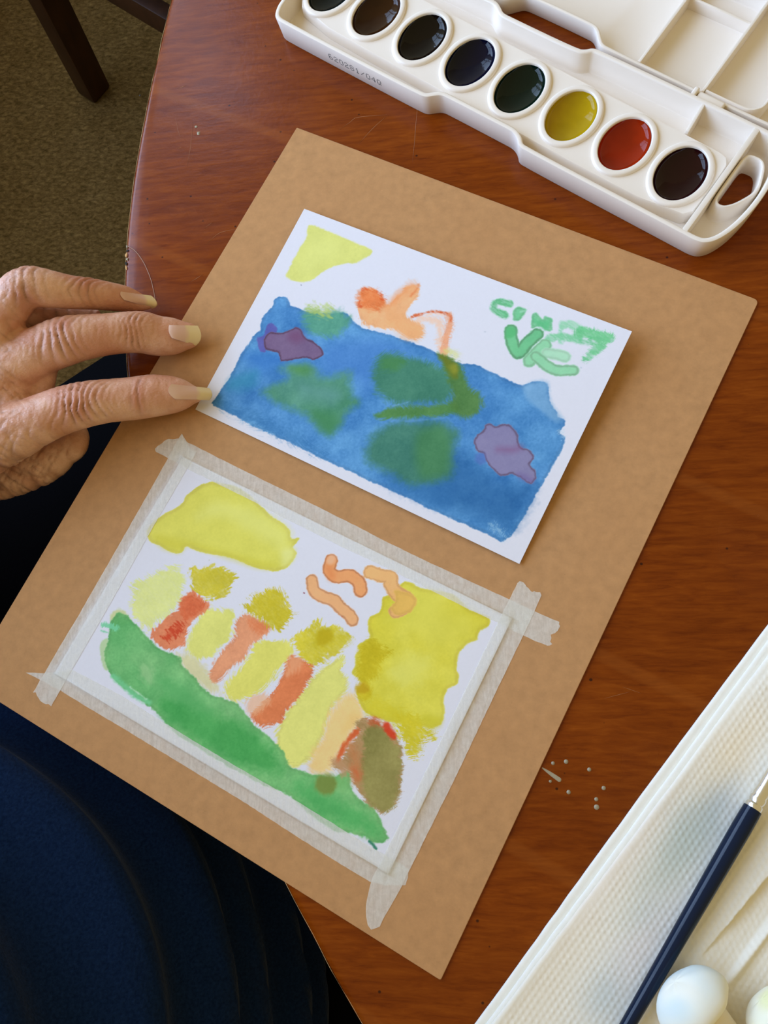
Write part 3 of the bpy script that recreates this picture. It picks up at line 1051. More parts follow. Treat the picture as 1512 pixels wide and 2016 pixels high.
# pigments laid on the two cards: kind, outline in mm from the card corner, shown colour, brush settings
PAINT1=[
('p',[5.7,5.7,14.4,5.6,26.0,6.1,33.6,6.4,39.1,6.7,38.7,9.0,36.4,11.7,34.4,14.9,30.0,16.4,25.3,20.1,22.6,23.6,20.9,27.4,19.3,29.9,15.7,31.7,11.5,32.4,7.7,31.9,7.4,27.9,7.5,21.0,7.4,14.6,7.8,11.0,6.1,8.6],(219,219,124),{'soft':0.5,'rag':0.5,'var':8}),
('p',[10.0,8.7,22.1,8.6,25.7,12.5,21.8,19.2,16.6,26.5,11.8,26.1,9.6,16.4],(222,223,134),{'soft':4,'a':0.6}),
('p',[9.0,46.0,7.9,43.4,10.1,41.0,13.6,40.4,16.2,43.4,18.7,42.8,24.2,43.1,33.1,40.3,41.5,36.5,45.6,38.8,51.3,40.1,58.0,39.1,64.8,38.4,71.5,37.8,75.6,37.5,80.9,37.4,85.2,38.1,88.0,37.6,95.3,38.4,97.4,37.9,102.6,36.1,108.8,36.6,116.3,36.9,123.1,37.3,124.8,34.8,128.7,32.3,131.7,31.8,134.8,37.7,137.3,40.0,139.5,40.9,140.9,43.2,144.0,43.0,145.2,45.0,144.1,48.5,147.5,49.2,148.0,53.4,147.7,60.9,147.0,68.5,146.7,75.2,146.3,83.4,145.6,90.9,145.0,94.1,143.9,94.6,143.0,97.2,137.0,96.5,132.1,96.7,127.7,96.6,123.6,97.1,118.4,96.9,112.5,97.1,107.4,97.3,101.3,97.1,95.4,97.6,92.1,97.2,60.5,97.5,49.4,97.1,39.9,97.2,29.6,97.5,19.5,97.0,11.5,96.6,5.2,96.5,5.9,93.6,5.8,91.5,6.5,87.9,7.1,83.6,7.0,79.3,6.8,75.0,6.9,69.8,7.7,65.7,7.6,61.4,9.7,58.3,7.7,55.4,7.6,51.7,8.6,48.0],(66,128,194),{'soft':0.3,'rag':0.6,'var':22,'edge':0.12,'c2':(84,146,206)}),
('p',[123.1,37.3,124.8,34.8,128.7,32.3,131.7,31.8,134.8,37.7,140.0,41.4,143.8,43.4,140.6,45.6,132.4,43.2,125.5,40.9],(132,176,218),{'soft':1.5,'rag':0.8,'a':0.75,'var':14}),
('p',[108.5,69.7,133.9,76.8,144.1,71.3,145.2,76.6,144.8,90.6,136.7,91.5,121.5,92.9,113.1,93.8,107.0,89.2,108.6,84.8],(40,98,160),{'soft':5,'rag':2,'a':0.75,'var':14}),
('p',[85.9,85.2,103.1,88.8,114.9,85.6,119.7,92.2,110.1,95.3,91.3,95.7],(48,108,170),{'soft':4,'rag':2,'a':0.7,'var':14}),
('p',[6.2,94.2,25.8,92.1,46.9,92.6,62.2,94.1,62.2,96.7,49.1,96.5,29.3,97.0,11.3,96.3],(58,118,178),{'soft':2.5,'rag':2,'a':0.6,'var':22}),
('p',[14.0,74.1,20.4,75.8,23.9,69.9,31.8,65.1,23.4,63.6,16.3,67.3,11.9,67.7,8.3,72.1],(48,112,196),{'soft':4,'a':0.6,'var':12}),
('p',[39.7,52.4,58.9,40.9,76.4,40.7,63.8,50.2,67.0,65.7,58.7,60.8,46.3,64.7,40.2,60.1],(74,128,204),{'soft':5,'a':0.65,'var':12}),
('p',[7.4,82.8,17.8,74.0,20.6,82.9,8.6,88.8],(50,134,176),{'soft':3,'rag':1,'a':0.7,'var':14}),
('p',[22.7,44.5,26.4,41.5,33.1,40.3,35.8,37.0,39.8,36.1,43.9,38.4,44.6,42.5,42.6,46.9,38.4,50.1,31.2,50.5,26.2,48.2],(84,152,128),{'soft':2.2,'rag':1.2,'a':0.92,'var':14}),
('p',[23.7,42.2,25.8,39.2,30.0,38.6,31.2,36.6,35.4,37.5,36.2,41.2,32.9,42.5,27.0,42.7],(176,197,110),{'soft':1.6,'rag':1.8,'a':0.85,'var':16,'dry':0.4}),
('p',[25.5,70.0,28.6,67.6,35.7,64.1,41.1,64.4,44.3,66.4,48.7,65.0,52.5,61.3,56.0,59.8,57.9,64.7,61.5,68.8,65.3,69.2,63.4,72.4,62.2,76.8,62.6,81.5,60.8,87.5,56.0,87.9,50.0,85.0,43.5,83.6,34.9,84.2,25.5,83.6,23.6,81.6,27.9,77.0,31.9,73.4,30.6,70.3],(74,138,104),{'soft':3.0,'rag':1.5,'a':0.95,'var':14,'c2':(92,150,134)}),
('p',[28.8,67.8,36.5,64.2,41.2,64.7,38.3,68.8,33.4,69.5],(82,142,78),{'soft':2.4,'rag':0.8,'a':0.75,'var':10}),
('p',[36.3,73.3,48.5,68.7,57.7,69.7,52.5,76.2,43.0,77.5],(100,152,152),{'soft':4,'a':0.6}),
('p',[47.9,81.0,57.8,78.0,62.0,80.4,60.3,86.7,54.5,86.5],(66,132,84),{'soft':3,'a':0.7}),
('p',[63.0,49.4,66.4,45.3,74.4,44.4,85.1,42.3,93.2,43.6,98.9,49.9,99.5,54.8,92.9,57.7,83.8,62.8,75.0,64.2,68.7,62.2,64.4,56.4],(68,128,104),{'soft':2.2,'rag':1.4,'a':0.95,'var':12}),
('p',[64.6,48.8,70.1,45.5,75.3,46.2,73.2,51.4,67.2,53.9],(74,134,74),{'soft':2,'rag':1,'a':0.7}),
('p',[76.7,78.9,83.2,70.8,100.1,62.9,108.7,64.2,109.1,70.9,114.7,80.8,109.6,86.6,101.0,91.9,88.9,91.1,80.7,91.1,76.6,85.5],(66,124,104),{'soft':3.0,'rag':1.6,'a':0.92,'var':14}),
('p',[92.8,71.3,100.8,64.2,107.8,69.2,111.9,82.1,103.6,88.2,96.6,81.1],(74,132,84),{'soft':3,'a':0.75,'var':10}),
('p',[73.5,71.5,80.2,65.1,93.6,59.2,101.7,53.3,105.1,57.0,97.4,62.2,86.3,67.8,75.4,73.3],(84,134,66),{'soft':1.2,'rag':0.9,'a':0.92,'var':12}),
('p',[85.1,38.0,88.0,36.8,94.4,38.0,98.5,40.2,101.6,43.5,104.5,46.2,109.1,46.5,111.6,49.3,112.2,54.4,109.3,57.5,104.7,58.8,100.5,55.7,99.2,50.8,94.4,45.8,89.0,41.1],(84,128,66),{'soft':1.3,'rag':1,'a':0.95,'var':12}),
('p',[85.6,38.2,88.2,37.1,93.1,38.6,97.2,40.7,98.2,44.2,95.7,45.3,90.9,41.9],(112,122,34),{'soft':1.2,'rag':0.8,'a':0.85,'var':10}),
('p',[92.5,41.2,94.7,38.7,96.9,41.6,95.5,43.4],(150,150,48),{'soft':1.2,'a':0.7}),
('s',[75.9,72.9,86.9,68.9,97.8,63.0,102.3,60.5],(96,150,210),{'w':1.2,'soft':0.6,'rag':0.6,'a':0.7}),
('s',[78.8,65.5,83.3,62.0,84.3,61.0],(120,170,222),{'w':1.0,'soft':0.5,'rag':0.6,'a':0.6}),
('s',[22.0,97.4,28.4,96.7,39.0,96.9],(120,176,222),{'w':1.2,'soft':1.0,'rag':1.5,'a':0.45,'dry':0.5}),
('s',[135.6,92.1,140.5,93.4,143.6,94.0],(170,205,232),{'w':5,'soft':1.6,'rag':1.8,'a':0.6,'dry':0.8}),
('s',[144.6,48.3,146.6,49.6],(190,214,236),{'w':5,'soft':0.8,'rag':1.2,'a':0.6,'dry':0.9}),
('s',[10.5,63.8,9.0,65.2,11.3,66.5],(120,180,228),{'w':4,'soft':1.5,'rag':1.2,'a':0.5}),
('p',[9.3,62.3,12.0,59.6,11.0,54.4,13.1,53.3,16.6,54.7,17.3,58.1,15.6,63.2,16.8,66.7,13.8,66.9],(98,84,166),{'soft':0.4,'rag':0.5,'a':0.8,'var':8}),
('p',[13.1,58.7,14.4,57.1,19.1,55.8,21.6,53.4,23.3,50.5,27.0,51.0,29.0,53.3,34.4,53.6,38.9,55.0,41.2,57.0,40.3,59.0,38.0,61.4,34.3,61.6,31.0,63.7,27.8,66.1,24.8,67.4,22.3,64.1,18.9,65.0,16.1,65.5,13.0,61.7],(122,96,134),{'soft':0.3,'rag':0.45,'edge':0.55,'ew':0.7,'var':8}),
('p',[22.5,53.8,25.9,51.6,30.3,54.2,27.6,57.5,22.9,57.2],(118,74,114),{'soft':2.5,'a':0.7}),
('p',[115.2,65.2,115.5,62.0,117.1,59.6,116.6,57.4,118.1,55.9,120.5,56.4,122.5,54.4,125.6,53.3,129.3,55.1,131.4,57.9,133.2,59.9,136.4,59.4,139.6,60.9,140.2,62.2,139.4,65.0,142.7,66.1,144.2,68.4,143.5,71.6,141.7,72.1,138.3,71.0,134.8,71.2,131.8,73.7,128.7,73.3,125.1,71.9,123.0,70.6,121.5,68.3,118.2,69.1],(136,128,170),{'soft':0.3,'rag':0.5,'edge':0.5,'ew':0.7,'var':7}),
('p',[118.5,69.7,121.6,67.6,123.9,71.0,122.1,73.3,119.4,72.3],(92,104,186),{'soft':1,'a':0.5}),
('s',[125.9,64.5,131.2,62.1,133.2,60.1],(132,86,132),{'w':3.5,'soft':2.5,'a':0.7}),
('p',[136.3,69.8,141.8,69.4,144.0,71.0,138.5,71.4],(112,96,158),{'soft':2.0,'a':0.6}),
('p',[42.5,26.0,44.5,23.2,48.8,22.7,53.6,25.3,56.1,26.8,57.6,23.2,59.4,18.5,59.8,15.8,64.6,13.4,66.8,16.8,66.2,22.7,65.0,27.6,67.1,28.7,73.3,29.1,76.9,32.5,74.0,36.6,67.5,35.6,62.7,35.9,57.7,37.9,52.0,38.8,47.8,37.1,45.1,33.2,45.3,29.9],(240,176,126),{'soft':0.6,'rag':0.9,'var':12,'edge':0.06}),
('p',[41.5,26.3,44.6,23.0,48.9,23.0,54.5,25.4,55.2,29.5,49.2,31.9,44.4,32.4],(231,122,66),{'soft':1.6,'rag':0.9,'a':0.9,'var':16,'dry':0.3}),
('s',[42.0,26.4,45.0,23.8,49.6,23.0,53.6,25.1],(222,88,36),{'w':3.2,'soft':0.8,'rag':1.3,'a':0.85,'dry':0.6}),
('s',[56.6,27.2,58.9,20.5,61.8,15.2],(236,150,96),{'w':7,'soft':2.5,'rag':0.9,'a':0.7}),
('s',[63.9,19.3,64.8,14.9,64.5,13.5],(228,130,78),{'w':1.6,'soft':0.8,'rag':0.7,'a':0.8}),
('s',[44.3,29.5,44.7,31.6,46.2,31.7],(214,86,40),{'w':1.6,'soft':0.5,'rag':0.7,'a':0.8}),
('p',[56.3,28.1,60.7,27.2,68.4,29.7,74.6,29.6,76.3,34.5,70.8,37.6,63.1,35.1,59.8,34.9],(238,172,120),{'soft':2.2,'rag':1.0,'a':0.8,'var':10}),
('s',[72.0,27.4,75.9,25.8,79.5,25.2,81.5,27.6,86.1,35.2],(240,196,172),{'w':9,'soft':1.2,'rag':1,'a':0.8,'var':8,'dry':0.3}),
('s',[82.7,21.4,84.7,24.6,86.4,31.9,87.7,36.1],(234,158,120),{'w':8,'soft':0.9,'rag':0.9,'a':0.9,'var':12}),
('s',[68.0,28.2,70.4,25.8,75.6,22.2,80.5,20.9,83.4,21.3,84.3,23.2],(215,98,52),{'w':2.6,'soft':0.5,'rag':0.5,'a':0.95,'dry':0.5}),
('s',[73.8,24.7,76.6,22.5,80.3,22.0],(246,200,176),{'w':1.4,'soft':0.5,'rag':0.5,'a':0.8}),
('s',[88.6,35.7,91.5,35.3,93.4,36.1],(214,214,130),{'w':5,'soft':1.8,'rag':1,'a':0.7}),
('s',[103.5,7.3,100.1,7.6,98.1,9.0,98.2,11.6,100.6,12.2,104.0,12.4],(108,196,142),{'w':7.6,'soft':0.5,'rag':0.7,'var':10,'dry':0.25,'edge':0.12}),
('p',[106.1,10.0,106.0,8.2,107.2,6.9,108.8,6.7,110.9,6.8,110.9,9.6,110.3,11.8,109.7,12.8,107.7,13.3],(112,198,146),{'soft':0.4,'rag':0.4,'var':12,'dry':0.08,'edge':0.15}),
('s',[108.9,8.8,110.5,7.6],(190,226,214),{'w':1.6,'soft':0.6,'a':0.6}),
('p',[113.3,7.4,115.1,6.7,118.4,8.6,118.6,6.7,121.8,6.6,122.9,9.7,124.3,11.1,122.3,12.5,118.9,11.4,117.4,12.5,115.7,13.5],(118,200,150),{'soft':0.4,'rag':0.5,'var':12,'dry':0.12,'edge':0.12}),
('p',[114.6,10.0,118.5,8.8,122.0,7.8,122.1,12.0,117.7,11.9],(92,190,132),{'soft':1.4,'rag':0.8,'a':0.7,'var':10}),
('s',[125.9,6.8,127.3,11.0,129.1,14.3],(150,212,180),{'w':4.5,'soft':0.6,'rag':0.6,'a':0.9,'dry':0.5}),
('s',[127.0,7.7,129.6,6.2,133.3,6.6,134.4,9.7],(146,210,174),{'w':8.5,'soft':0.7,'rag':0.8,'a':0.9,'dry':0.35}),
('s',[124.4,14.6,128.2,12.6,132.6,11.3,135.3,10.8],(124,202,156),{'w':9,'soft':0.7,'rag':0.8,'a':0.9,'dry':0.35}),
('s',[134.1,8.2,137.1,7.0,140.5,6.7,145.6,5.8],(112,198,142),{'w':12,'soft':0.7,'rag':0.9,'a':0.95,'dry':0.25,'var':12}),
('p',[139.7,6.7,145.8,5.3,145.9,10.2,144.5,14.2,141.9,18.4,139.8,18.5,140.3,14.8,140.7,11.2],(118,200,148),{'soft':0.7,'rag':0.9,'a':0.95,'dry':0.4,'var':14}),
('s',[136.4,11.1,139.4,10.6,139.0,8.9],(96,190,132),{'w':6,'soft':0.8,'rag':0.8,'a':0.7,'dry':0.4}),
('s',[108.7,17.5,109.8,19.8,113.4,23.8,115.9,25.1,117.1,19.9,119.2,15.1],(112,194,142),{'w':14.0,'soft':0.35,'rag':0.45,'edge':0.35,'ew':0.8,'var':8}),
('p',[106.6,17.2,107.8,15.9,110.1,15.8,111.5,18.3,110.3,20.4,108.1,21.3],(86,180,116),{'soft':0.6,'rag':0.3,'a':0.75}),
('s',[123.9,18.2,122.6,22.3,121.2,26.3],(146,212,170),{'w':14.5,'soft':0.35,'rag':0.45,'edge':0.2,'ew':0.8,'var':7}),
('s',[125.9,20.9,130.1,19.9,133.2,19.5],(174,222,194),{'w':12.5,'soft':0.5,'rag':0.4,'edge':0.12,'var':6}),
('s',[122.6,23.8,127.7,25.5,132.2,25.9,135.9,24.7,138.5,23.4],(148,213,172),{'w':12.5,'soft':0.35,'rag':0.4,'edge':0.25,'ew':0.8,'var':7}),
('s',[127.4,24.9,130.5,20.6,133.4,21.6],(220,222,238),{'w':0.1,'soft':0.5,'a':0}),
('s',[146.7,5.7,146.9,7.1],(176,206,206),{'w':1.0,'soft':0.5,'a':0.7}),
('s',[140.7,21.2,140.9,21.3],(150,170,190),{'w':0.8,'soft':0.3,'a':0.6}),
('s',[99.3,22.0,99.6,22.0],(170,176,196),{'w':0.8,'soft':0.3,'a':0.6}),
('s',[16.3,32.8,16.6,32.9],(110,110,130),{'w':0.7,'soft':0.2,'a':0.8}),
]
PAINT2=[
('p',[3.0,34.9,6.6,38.1,11.4,37.5,14.7,37.8,19.5,37.3,21.7,36.0,21.6,32.3,26.6,32.4,32.8,31.2,38.4,28.9,43.8,28.1,50.4,27.7,55.7,26.9,60.6,25.4,64.5,22.1,65.6,17.4,64.9,14.1,62.4,13.4,63.4,8.1,60.0,10.9,57.9,7.2,52.4,6.1,47.4,5.7,42.6,4.2,38.3,2.9,33.0,1.5,26.8,1.1,21.6,2.6,17.3,3.9,13.9,6.7,11.9,10.2,10.1,14.0,10.7,16.6,9.7,20.0,6.3,24.5,3.4,29.8],(222,216,94),{'soft':0.3,'rag':0.45,'edge':0.12,'ew':1.5,'var':8}),
('p',[21.3,10.5,43.4,5.7,57.6,8.3,63.3,16.7,49.4,16.0,28.8,14.6,18.8,21.4],(229,227,128),{'soft':4,'rag':1.5,'a':0.75,'var':6}),
('p',[5.5,34.6,18.7,31.1,27.8,29.5,45.3,25.6,61.6,22.1,55.5,26.5,37.7,29.3,21.9,31.4,20.8,36.2,12.4,37.5],(212,203,70),{'soft':2.5,'a':0.7}),
('p',[58.3,16.3,63.1,13.1,65.6,17.4,62.8,22.5],(228,228,150),{'soft':2,'a':0.7}),
('p',[9.4,56.0,14.4,50.2,20.3,43.5,23.7,40.9,28.3,43.3,29.4,48.3,32.1,54.3,29.8,61.8,26.4,69.0,18.9,68.3,13.0,63.9,13.0,58.4],(225,228,148),{'soft':1.0,'rag':2.0,'var':8,'dry':0.2}),
('p',[42.8,50.8,51.9,46.6,55.8,49.6,57.8,54.8,56.6,60.8,53.9,67.4,49.9,70.4,43.3,68.4,42.2,61.0],(224,222,122),{'soft':0.9,'rag':1.4,'var':10}),
('p',[68.5,52.0,80.2,46.5,83.2,49.8,82.1,56.4,80.9,63.9,77.6,70.8,72.0,77.1,65.8,76.1,64.8,71.4,67.8,63.8,68.3,56.5],(225,219,108),{'soft':0.9,'rag':1.4,'var':10}),
('p',[41.3,72.2,45.3,69.2,52.5,69.9,60.5,73.6,66.2,76.7,57.4,77.9,46.4,75.7],(216,208,160),{'soft':1.6,'rag':1,'a':0.9,'var':8}),
('p',[99.6,42.9,101.5,41.2,103.2,43.5,102.9,47.0,106.5,48.5,109.5,52.0,106.9,59.2,107.3,64.7,109.4,71.7,109.2,80.7,105.6,86.7,100.6,87.0,95.4,85.7,91.8,77.8,92.3,69.3,94.1,58.3,96.0,50.6],(227,224,124),{'soft':0.7,'rag':1.0,'edge':0.08,'var':9}),
('p',[110.6,51.6,117.4,55.3,119.4,58.3,118.1,63.9,117.5,72.3,117.6,78.7,115.9,83.5,110.0,85.2,107.9,78.3,109.1,72.7,106.6,63.4,108.2,56.8],(241,204,136),{'soft':2.0,'rag':1.0,'a':0.95,'var':7}),
('p',[113.7,58.9,118.4,58.0,117.1,65.2,114.1,67.6],(240,196,124),{'soft':2,'a':0.6}),
('p',[30.8,52.2,33.8,47.5,43.4,48.6,43.7,52.1,40.4,56.5,40.4,61.0,42.9,66.9,39.8,71.3,34.4,72.2,27.7,71.1,28.5,66.1,30.5,59.7,33.1,55.6],(226,132,92),{'soft':0.5,'rag':1.0,'var':14}),
('p',[31.6,51.8,34.3,48.2,42.7,49.0,41.0,54.4,37.8,58.7,33.8,57.1],(216,98,58),{'soft':1,'rag':1.2,'a':0.8,'dry':0.35,'var':16}),
('p',[31.9,69.8,32.8,64.9,35.5,59.8,38.6,58.3,39.3,64.3,36.2,70.3],(206,70,36),{'soft':0.6,'rag':1.3,'a':0.95,'dry':0.9}),
('p',[56.2,50.3,58.4,45.4,65.0,44.5,70.8,44.7,70.0,49.5,67.1,54.5,67.0,60.7,63.9,66.7,62.5,73.9,57.9,74.1,56.4,68.8,57.4,62.1,59.7,54.8],(233,156,116),{'soft':0.6,'rag':1.0,'var':12,'edge':0.08}),
('p',[60.0,45.7,70.8,44.7,69.1,49.9,64.3,49.7],(222,118,70),{'soft':1.2,'rag':1,'a':0.7,'dry':0.3}),
('p',[82.7,50.9,88.1,50.7,92.9,50.4,94.3,55.2,94.0,61.3,92.1,69.1,91.9,75.1,87.8,78.9,81.1,79.9,80.2,75.3,83.3,69.5,84.1,61.4],(226,126,78),{'soft':0.5,'rag':1.0,'var':12,'edge':0.08}),
('p',[75.5,73.6,80.0,68.6,85.0,69.4,82.4,77.6,78.2,78.1],(236,178,140),{'soft':1.2,'rag':1,'a':0.7}),
('p',[82.0,51.2,87.7,50.0,88.6,54.8,85.1,60.0],(238,170,130),{'soft':1.5,'rag':1,'a':0.7}),
('p',[28.3,38.4,32.6,37.4,36.6,34.1,40.2,33.6,45.6,32.7,48.3,37.0,46.5,44.1,41.6,47.3,35.1,46.4,30.8,44.1],(208,192,52),{'soft':0.6,'rag':1.8,'var':14,'dry':0.25}),
('p',[55.9,42.8,59.0,40.7,55.6,39.8,58.8,35.4,63.7,30.7,68.8,31.3,74.9,36.3,77.3,36.5,75.4,39.7,75.2,44.2,70.4,45.7,64.1,44.5,59.6,45.0],(206,188,40),{'soft':0.6,'rag':1.8,'var':14,'dry':0.25}),
('p',[80.2,44.1,84.7,38.3,86.0,32.9,88.6,35.5,92.1,33.7,95.8,32.3,100.6,33.7,100.0,38.3,97.2,43.1,95.2,47.6,93.6,51.0,87.5,49.8,83.2,48.6],(214,198,52),{'soft':0.6,'rag':1.6,'var':14,'dry':0.25}),
('p',[87.6,37.9,91.8,34.9,95.2,37.4,93.2,42.2,89.8,42.7],(192,170,18),{'soft':1.2,'rag':0.8,'a':0.9}),
('p',[95.8,42.2,99.2,37.0,100.9,33.6,101.0,37.0,98.6,42.4,95.2,47.6],(210,196,70),{'soft':1,'rag':1.8,'a':0.7,'dry':0.5}),
('p',[104.5,15.3,106.0,13.2,109.1,5.5,112.1,4.6,115.9,5.2,124.8,2.5,129.5,1.4,133.7,3.2,138.4,4.2,144.4,2.9,146.0,6.1,143.4,10.2,144.4,13.1,142.0,15.1,140.3,20.2,141.8,26.1,144.1,28.2,145.0,31.4,142.2,34.1,142.9,38.7,145.6,42.9,146.0,46.7,144.1,50.1,136.3,51.9,128.0,55.4,121.7,56.3,118.4,56.4,114.3,53.6,111.9,50.7,112.9,47.7,110.5,46.5,107.4,46.4,107.7,42.9,105.2,39.9,105.9,37.0,104.1,36.2,106.0,33.1,107.5,31.1,105.0,28.0,103.2,23.8,105.8,21.2,105.9,18.1],(224,215,84),{'soft':0.35,'rag':0.5,'edge':0.1,'ew':1.2,'var':10,'c2':(218,206,60)}),
('p',[118.6,37.2,123.9,27.8,132.7,28.3,133.3,36.3,128.0,42.3,122.6,41.8],(230,226,120),{'soft':4,'rag':2,'a':0.65}),
('p',[111.0,9.4,124.2,4.5,140.1,6.0,139.4,14.8,129.3,21.6,116.7,20.4,108.4,24.6],(221,213,86),{'soft':5,'rag':2,'a':0.6}),
('p',[105.3,36.0,108.2,30.7,113.0,31.6,117.8,31.7,115.2,37.3,117.2,42.9,115.2,45.7,118.7,50.5,116.7,53.2,113.1,51.7,113.4,48.3,109.3,46.2,108.4,42.5],(203,183,30),{'soft':1.2,'rag':1.4,'a':0.95,'dry':0.3,'var':14}),
('p',[111.0,49.9,113.2,46.7,116.6,48.3,115.3,50.6,112.6,52.0],(196,160,24),{'soft':0.8,'rag':0.7,'a':0.85}),
('p',[118.7,50.5,126.7,49.6,134.6,48.7,138.9,50.5,138.5,56.3,131.3,55.3,124.7,55.5,119.0,56.1],(214,200,50),{'soft':2,'rag':1.8,'a':0.85,'dry':0.5}),
('p',[129.3,51.5,136.3,48.6,144.1,50.1,146.4,52.1,142.7,54.8,143.4,57.7,143.8,62.2,140.3,62.9,136.6,59.7,132.6,56.2],(214,198,44),{'soft':0.7,'rag':2.2,'a':0.95,'dry':0.55,'var':12}),
('p',[137.9,46.9,145.1,44.8,145.7,47.7,143.1,50.7,138.5,49.8],(206,196,52),{'soft':2,'a':0.8}),
('s',[79.2,11.0,80.5,14.8,84.3,15.8,88.6,13.3,93.1,13.7,95.6,16.4],(236,160,104),{'w':14.5,'soft':0.3,'rag':0.4,'edge':0.4,'ew':0.6,'var':6}),
('s',[80.0,14.2,82.6,16.5],(230,130,74),{'w':6,'soft':2.5,'a':0.6}),
('s',[79.0,10.2,79.0,11.2],(240,190,160),{'w':8,'soft':0.8,'a':0.6}),
('s',[76.1,21.7,79.0,24.7,83.0,25.4,87.6,24.6,91.9,26.0,95.5,26.8,98.1,28.1],(238,176,124),{'w':13.5,'soft':0.3,'rag':0.4,'edge':0.35,'ew':0.6,'var':6}),
('s',[95.5,8.1,98.7,7.8,103.4,6.6,105.4,9.5,109.3,11.1,113.5,11.2,113.2,15.3,111.7,17.3],(239,182,120),{'w':15,'soft':0.35,'rag':0.6,'edge':0.2,'ew':0.7,'var':6}),
('p',[106.5,9.9,114.2,8.7,117.3,9.7,117.3,14.9,112.5,19.0,109.0,17.3,109.7,13.5],(233,186,96),{'soft':0.5,'rag':0.6,'a':0.95,'edge':0.1}),
('p',[9.3,73.2,8.1,70.6,9.9,67.1,14.2,67.4,18.5,69.4,16.2,72.0,11.6,74.3],(206,212,160),{'soft':0.6,'rag':0.7,'var':6}),
('p',[10.4,82.6,12.7,79.2,20.3,89.2,18.5,91.0,14.4,87.8],(184,208,164),{'soft':0.5,'rag':0.6,'var':6}),
('p',[10.6,68.1,13.8,68.3,20.7,69.6,28.6,72.4,35.2,73.5,43.2,72.1,46.4,74.9,52.4,76.1,60.8,78.8,66.7,77.7,73.4,76.4,77.6,78.4,83.2,80.5,91.2,81.7,97.3,83.0,103.3,87.2,106.3,86.3,112.6,85.3,118.9,82.7,123.5,77.1,126.8,83.2,133.3,84.4,139.7,85.5,141.9,88.2,147.2,90.6,146.4,93.7,142.3,95.2,136.8,95.5,128.4,98.6,123.3,98.3,117.1,97.9,111.1,96.4,105.8,96.2,90.8,98.0,74.6,98.4,66.7,97.7,59.4,98.2,53.8,96.9,49.1,95.5,42.5,94.3,34.1,93.5,28.0,93.2,20.5,90.9,14.8,86.7,13.7,82.3,11.6,77.5,9.7,73.0],(100,178,106),{'soft':0.4,'rag':0.8,'edge':0.1,'var':18,'c2':(132,194,126)}),
('p',[30.0,82.4,33.7,80.5,38.6,83.2,37.9,87.1,32.6,86.4],(150,198,140),{'soft':1.8,'rag':1,'a':0.8}),
('p',[44.4,88.1,61.7,85.0,79.0,82.7,93.9,84.8,101.6,90.5,90.7,94.7,73.1,95.9,58.5,95.2,48.1,93.9],(68,162,82),{'soft':3.2,'rag':2,'a':0.8,'var':14}),
('p',[37.7,83.7,45.9,81.2,57.9,81.9,66.8,84.1,61.1,87.1,49.6,87.1],(88,172,100),{'soft':3,'rag':1.5,'a':0.7}),
('p',[107.7,90.4,119.0,89.0,129.1,87.4,140.3,88.3,143.4,92.6,133.2,95.2,121.3,96.3,112.1,95.1],(78,174,96),{'soft':3,'rag':2,'a':0.75,'var':12}),
('p',[112.6,85.3,119.6,82.4,123.5,78.7,126.1,83.5,119.3,86.5],(120,184,110),{'soft':2.5,'rag':1,'a':0.7}),
('s',[22.8,91.4,29.5,92.4,36.0,93.3,41.7,93.0],(120,204,150),{'w':5,'soft':0.8,'rag':0.8,'a':0.85}),
('s',[31.4,91.6,36.1,92.0,39.8,92.3],(214,236,224),{'w':1.6,'soft':0.5,'rag':0.6,'a':0.8}),
('s',[7.7,76.2,10.6,75.2,13.0,74.9],(120,206,160),{'w':6,'soft':0.5,'rag':0.9,'a':0.9}),
('s',[8.3,78.4,11.3,77.8],(130,206,170),{'w':1.6,'soft':0.4,'rag':0.5,'a':0.9}),
('s',[141.2,95.4,143.3,95.8,144.6,96.4],(40,120,92),{'w':1.8,'soft':0.4,'rag':0.5,'a':0.9}),
('s',[142.9,97.8,143.1,97.9],(60,70,90),{'w':0.9,'soft':0.2,'a':0.9}),
('s',[75.6,27.4,75.9,27.4],(120,60,80),{'w':0.9,'soft':0.2,'a':0.9}),
('s',[93.7,28.8,93.9,28.8],(200,90,60),{'w':0.9,'soft':0.2,'a':0.8}),
('s',[75.7,27.4,76.0,27.5],(160,60,70),{'w':0.8,'soft':0.2,'a':0.9}),
('s',[33.7,33.1,33.9,33.4],(180,180,150),{'w':0.8,'soft':0.2,'a':0.9}),
('p',[118.0,61.9,118.9,59.0,122.5,57.7,127.4,57.4,132.1,58.1,137.3,61.7,140.2,67.3,143.7,75.6,144.1,80.0,142.4,84.4,139.3,84.9,133.3,84.4,129.5,81.7,126.8,81.6,123.8,77.7,118.7,80.0,116.6,78.4,119.2,73.8,118.8,70.0,120.1,62.8],(178,138,92),{'soft':0.5,'rag':1.0,'var':14,'dry':0.12}),
('p',[121.1,61.5,125.1,57.8,132.0,59.8,137.5,62.4,140.4,68.0,143.5,75.7,143.8,80.2,142.4,84.4,138.9,84.8,132.9,83.8,128.1,77.8,125.4,69.7],(152,144,84),{'soft':1.2,'rag':1.2,'a':0.95,'var':16,'c2':(138,132,72)}),
('s',[119.5,69.6,124.1,73.6,126.8,78.5],(200,122,74),{'w':9,'soft':2,'rag':1,'a':0.6}),
('s',[118.0,76.7,117.5,73.1,118.0,68.4,119.6,63.1],(216,96,48),{'w':4.5,'soft':0.7,'rag':0.8,'a':0.95}),
('s',[122.7,58.1,124.9,57.5],(200,84,44),{'w':6,'soft':1.4,'rag':1.2,'a':0.7,'dry':0.4}),
('s',[128.3,57.3,130.3,58.2,132.0,59.0],(212,64,32),{'w':7,'soft':0.8,'rag':0.8,'a':0.95}),
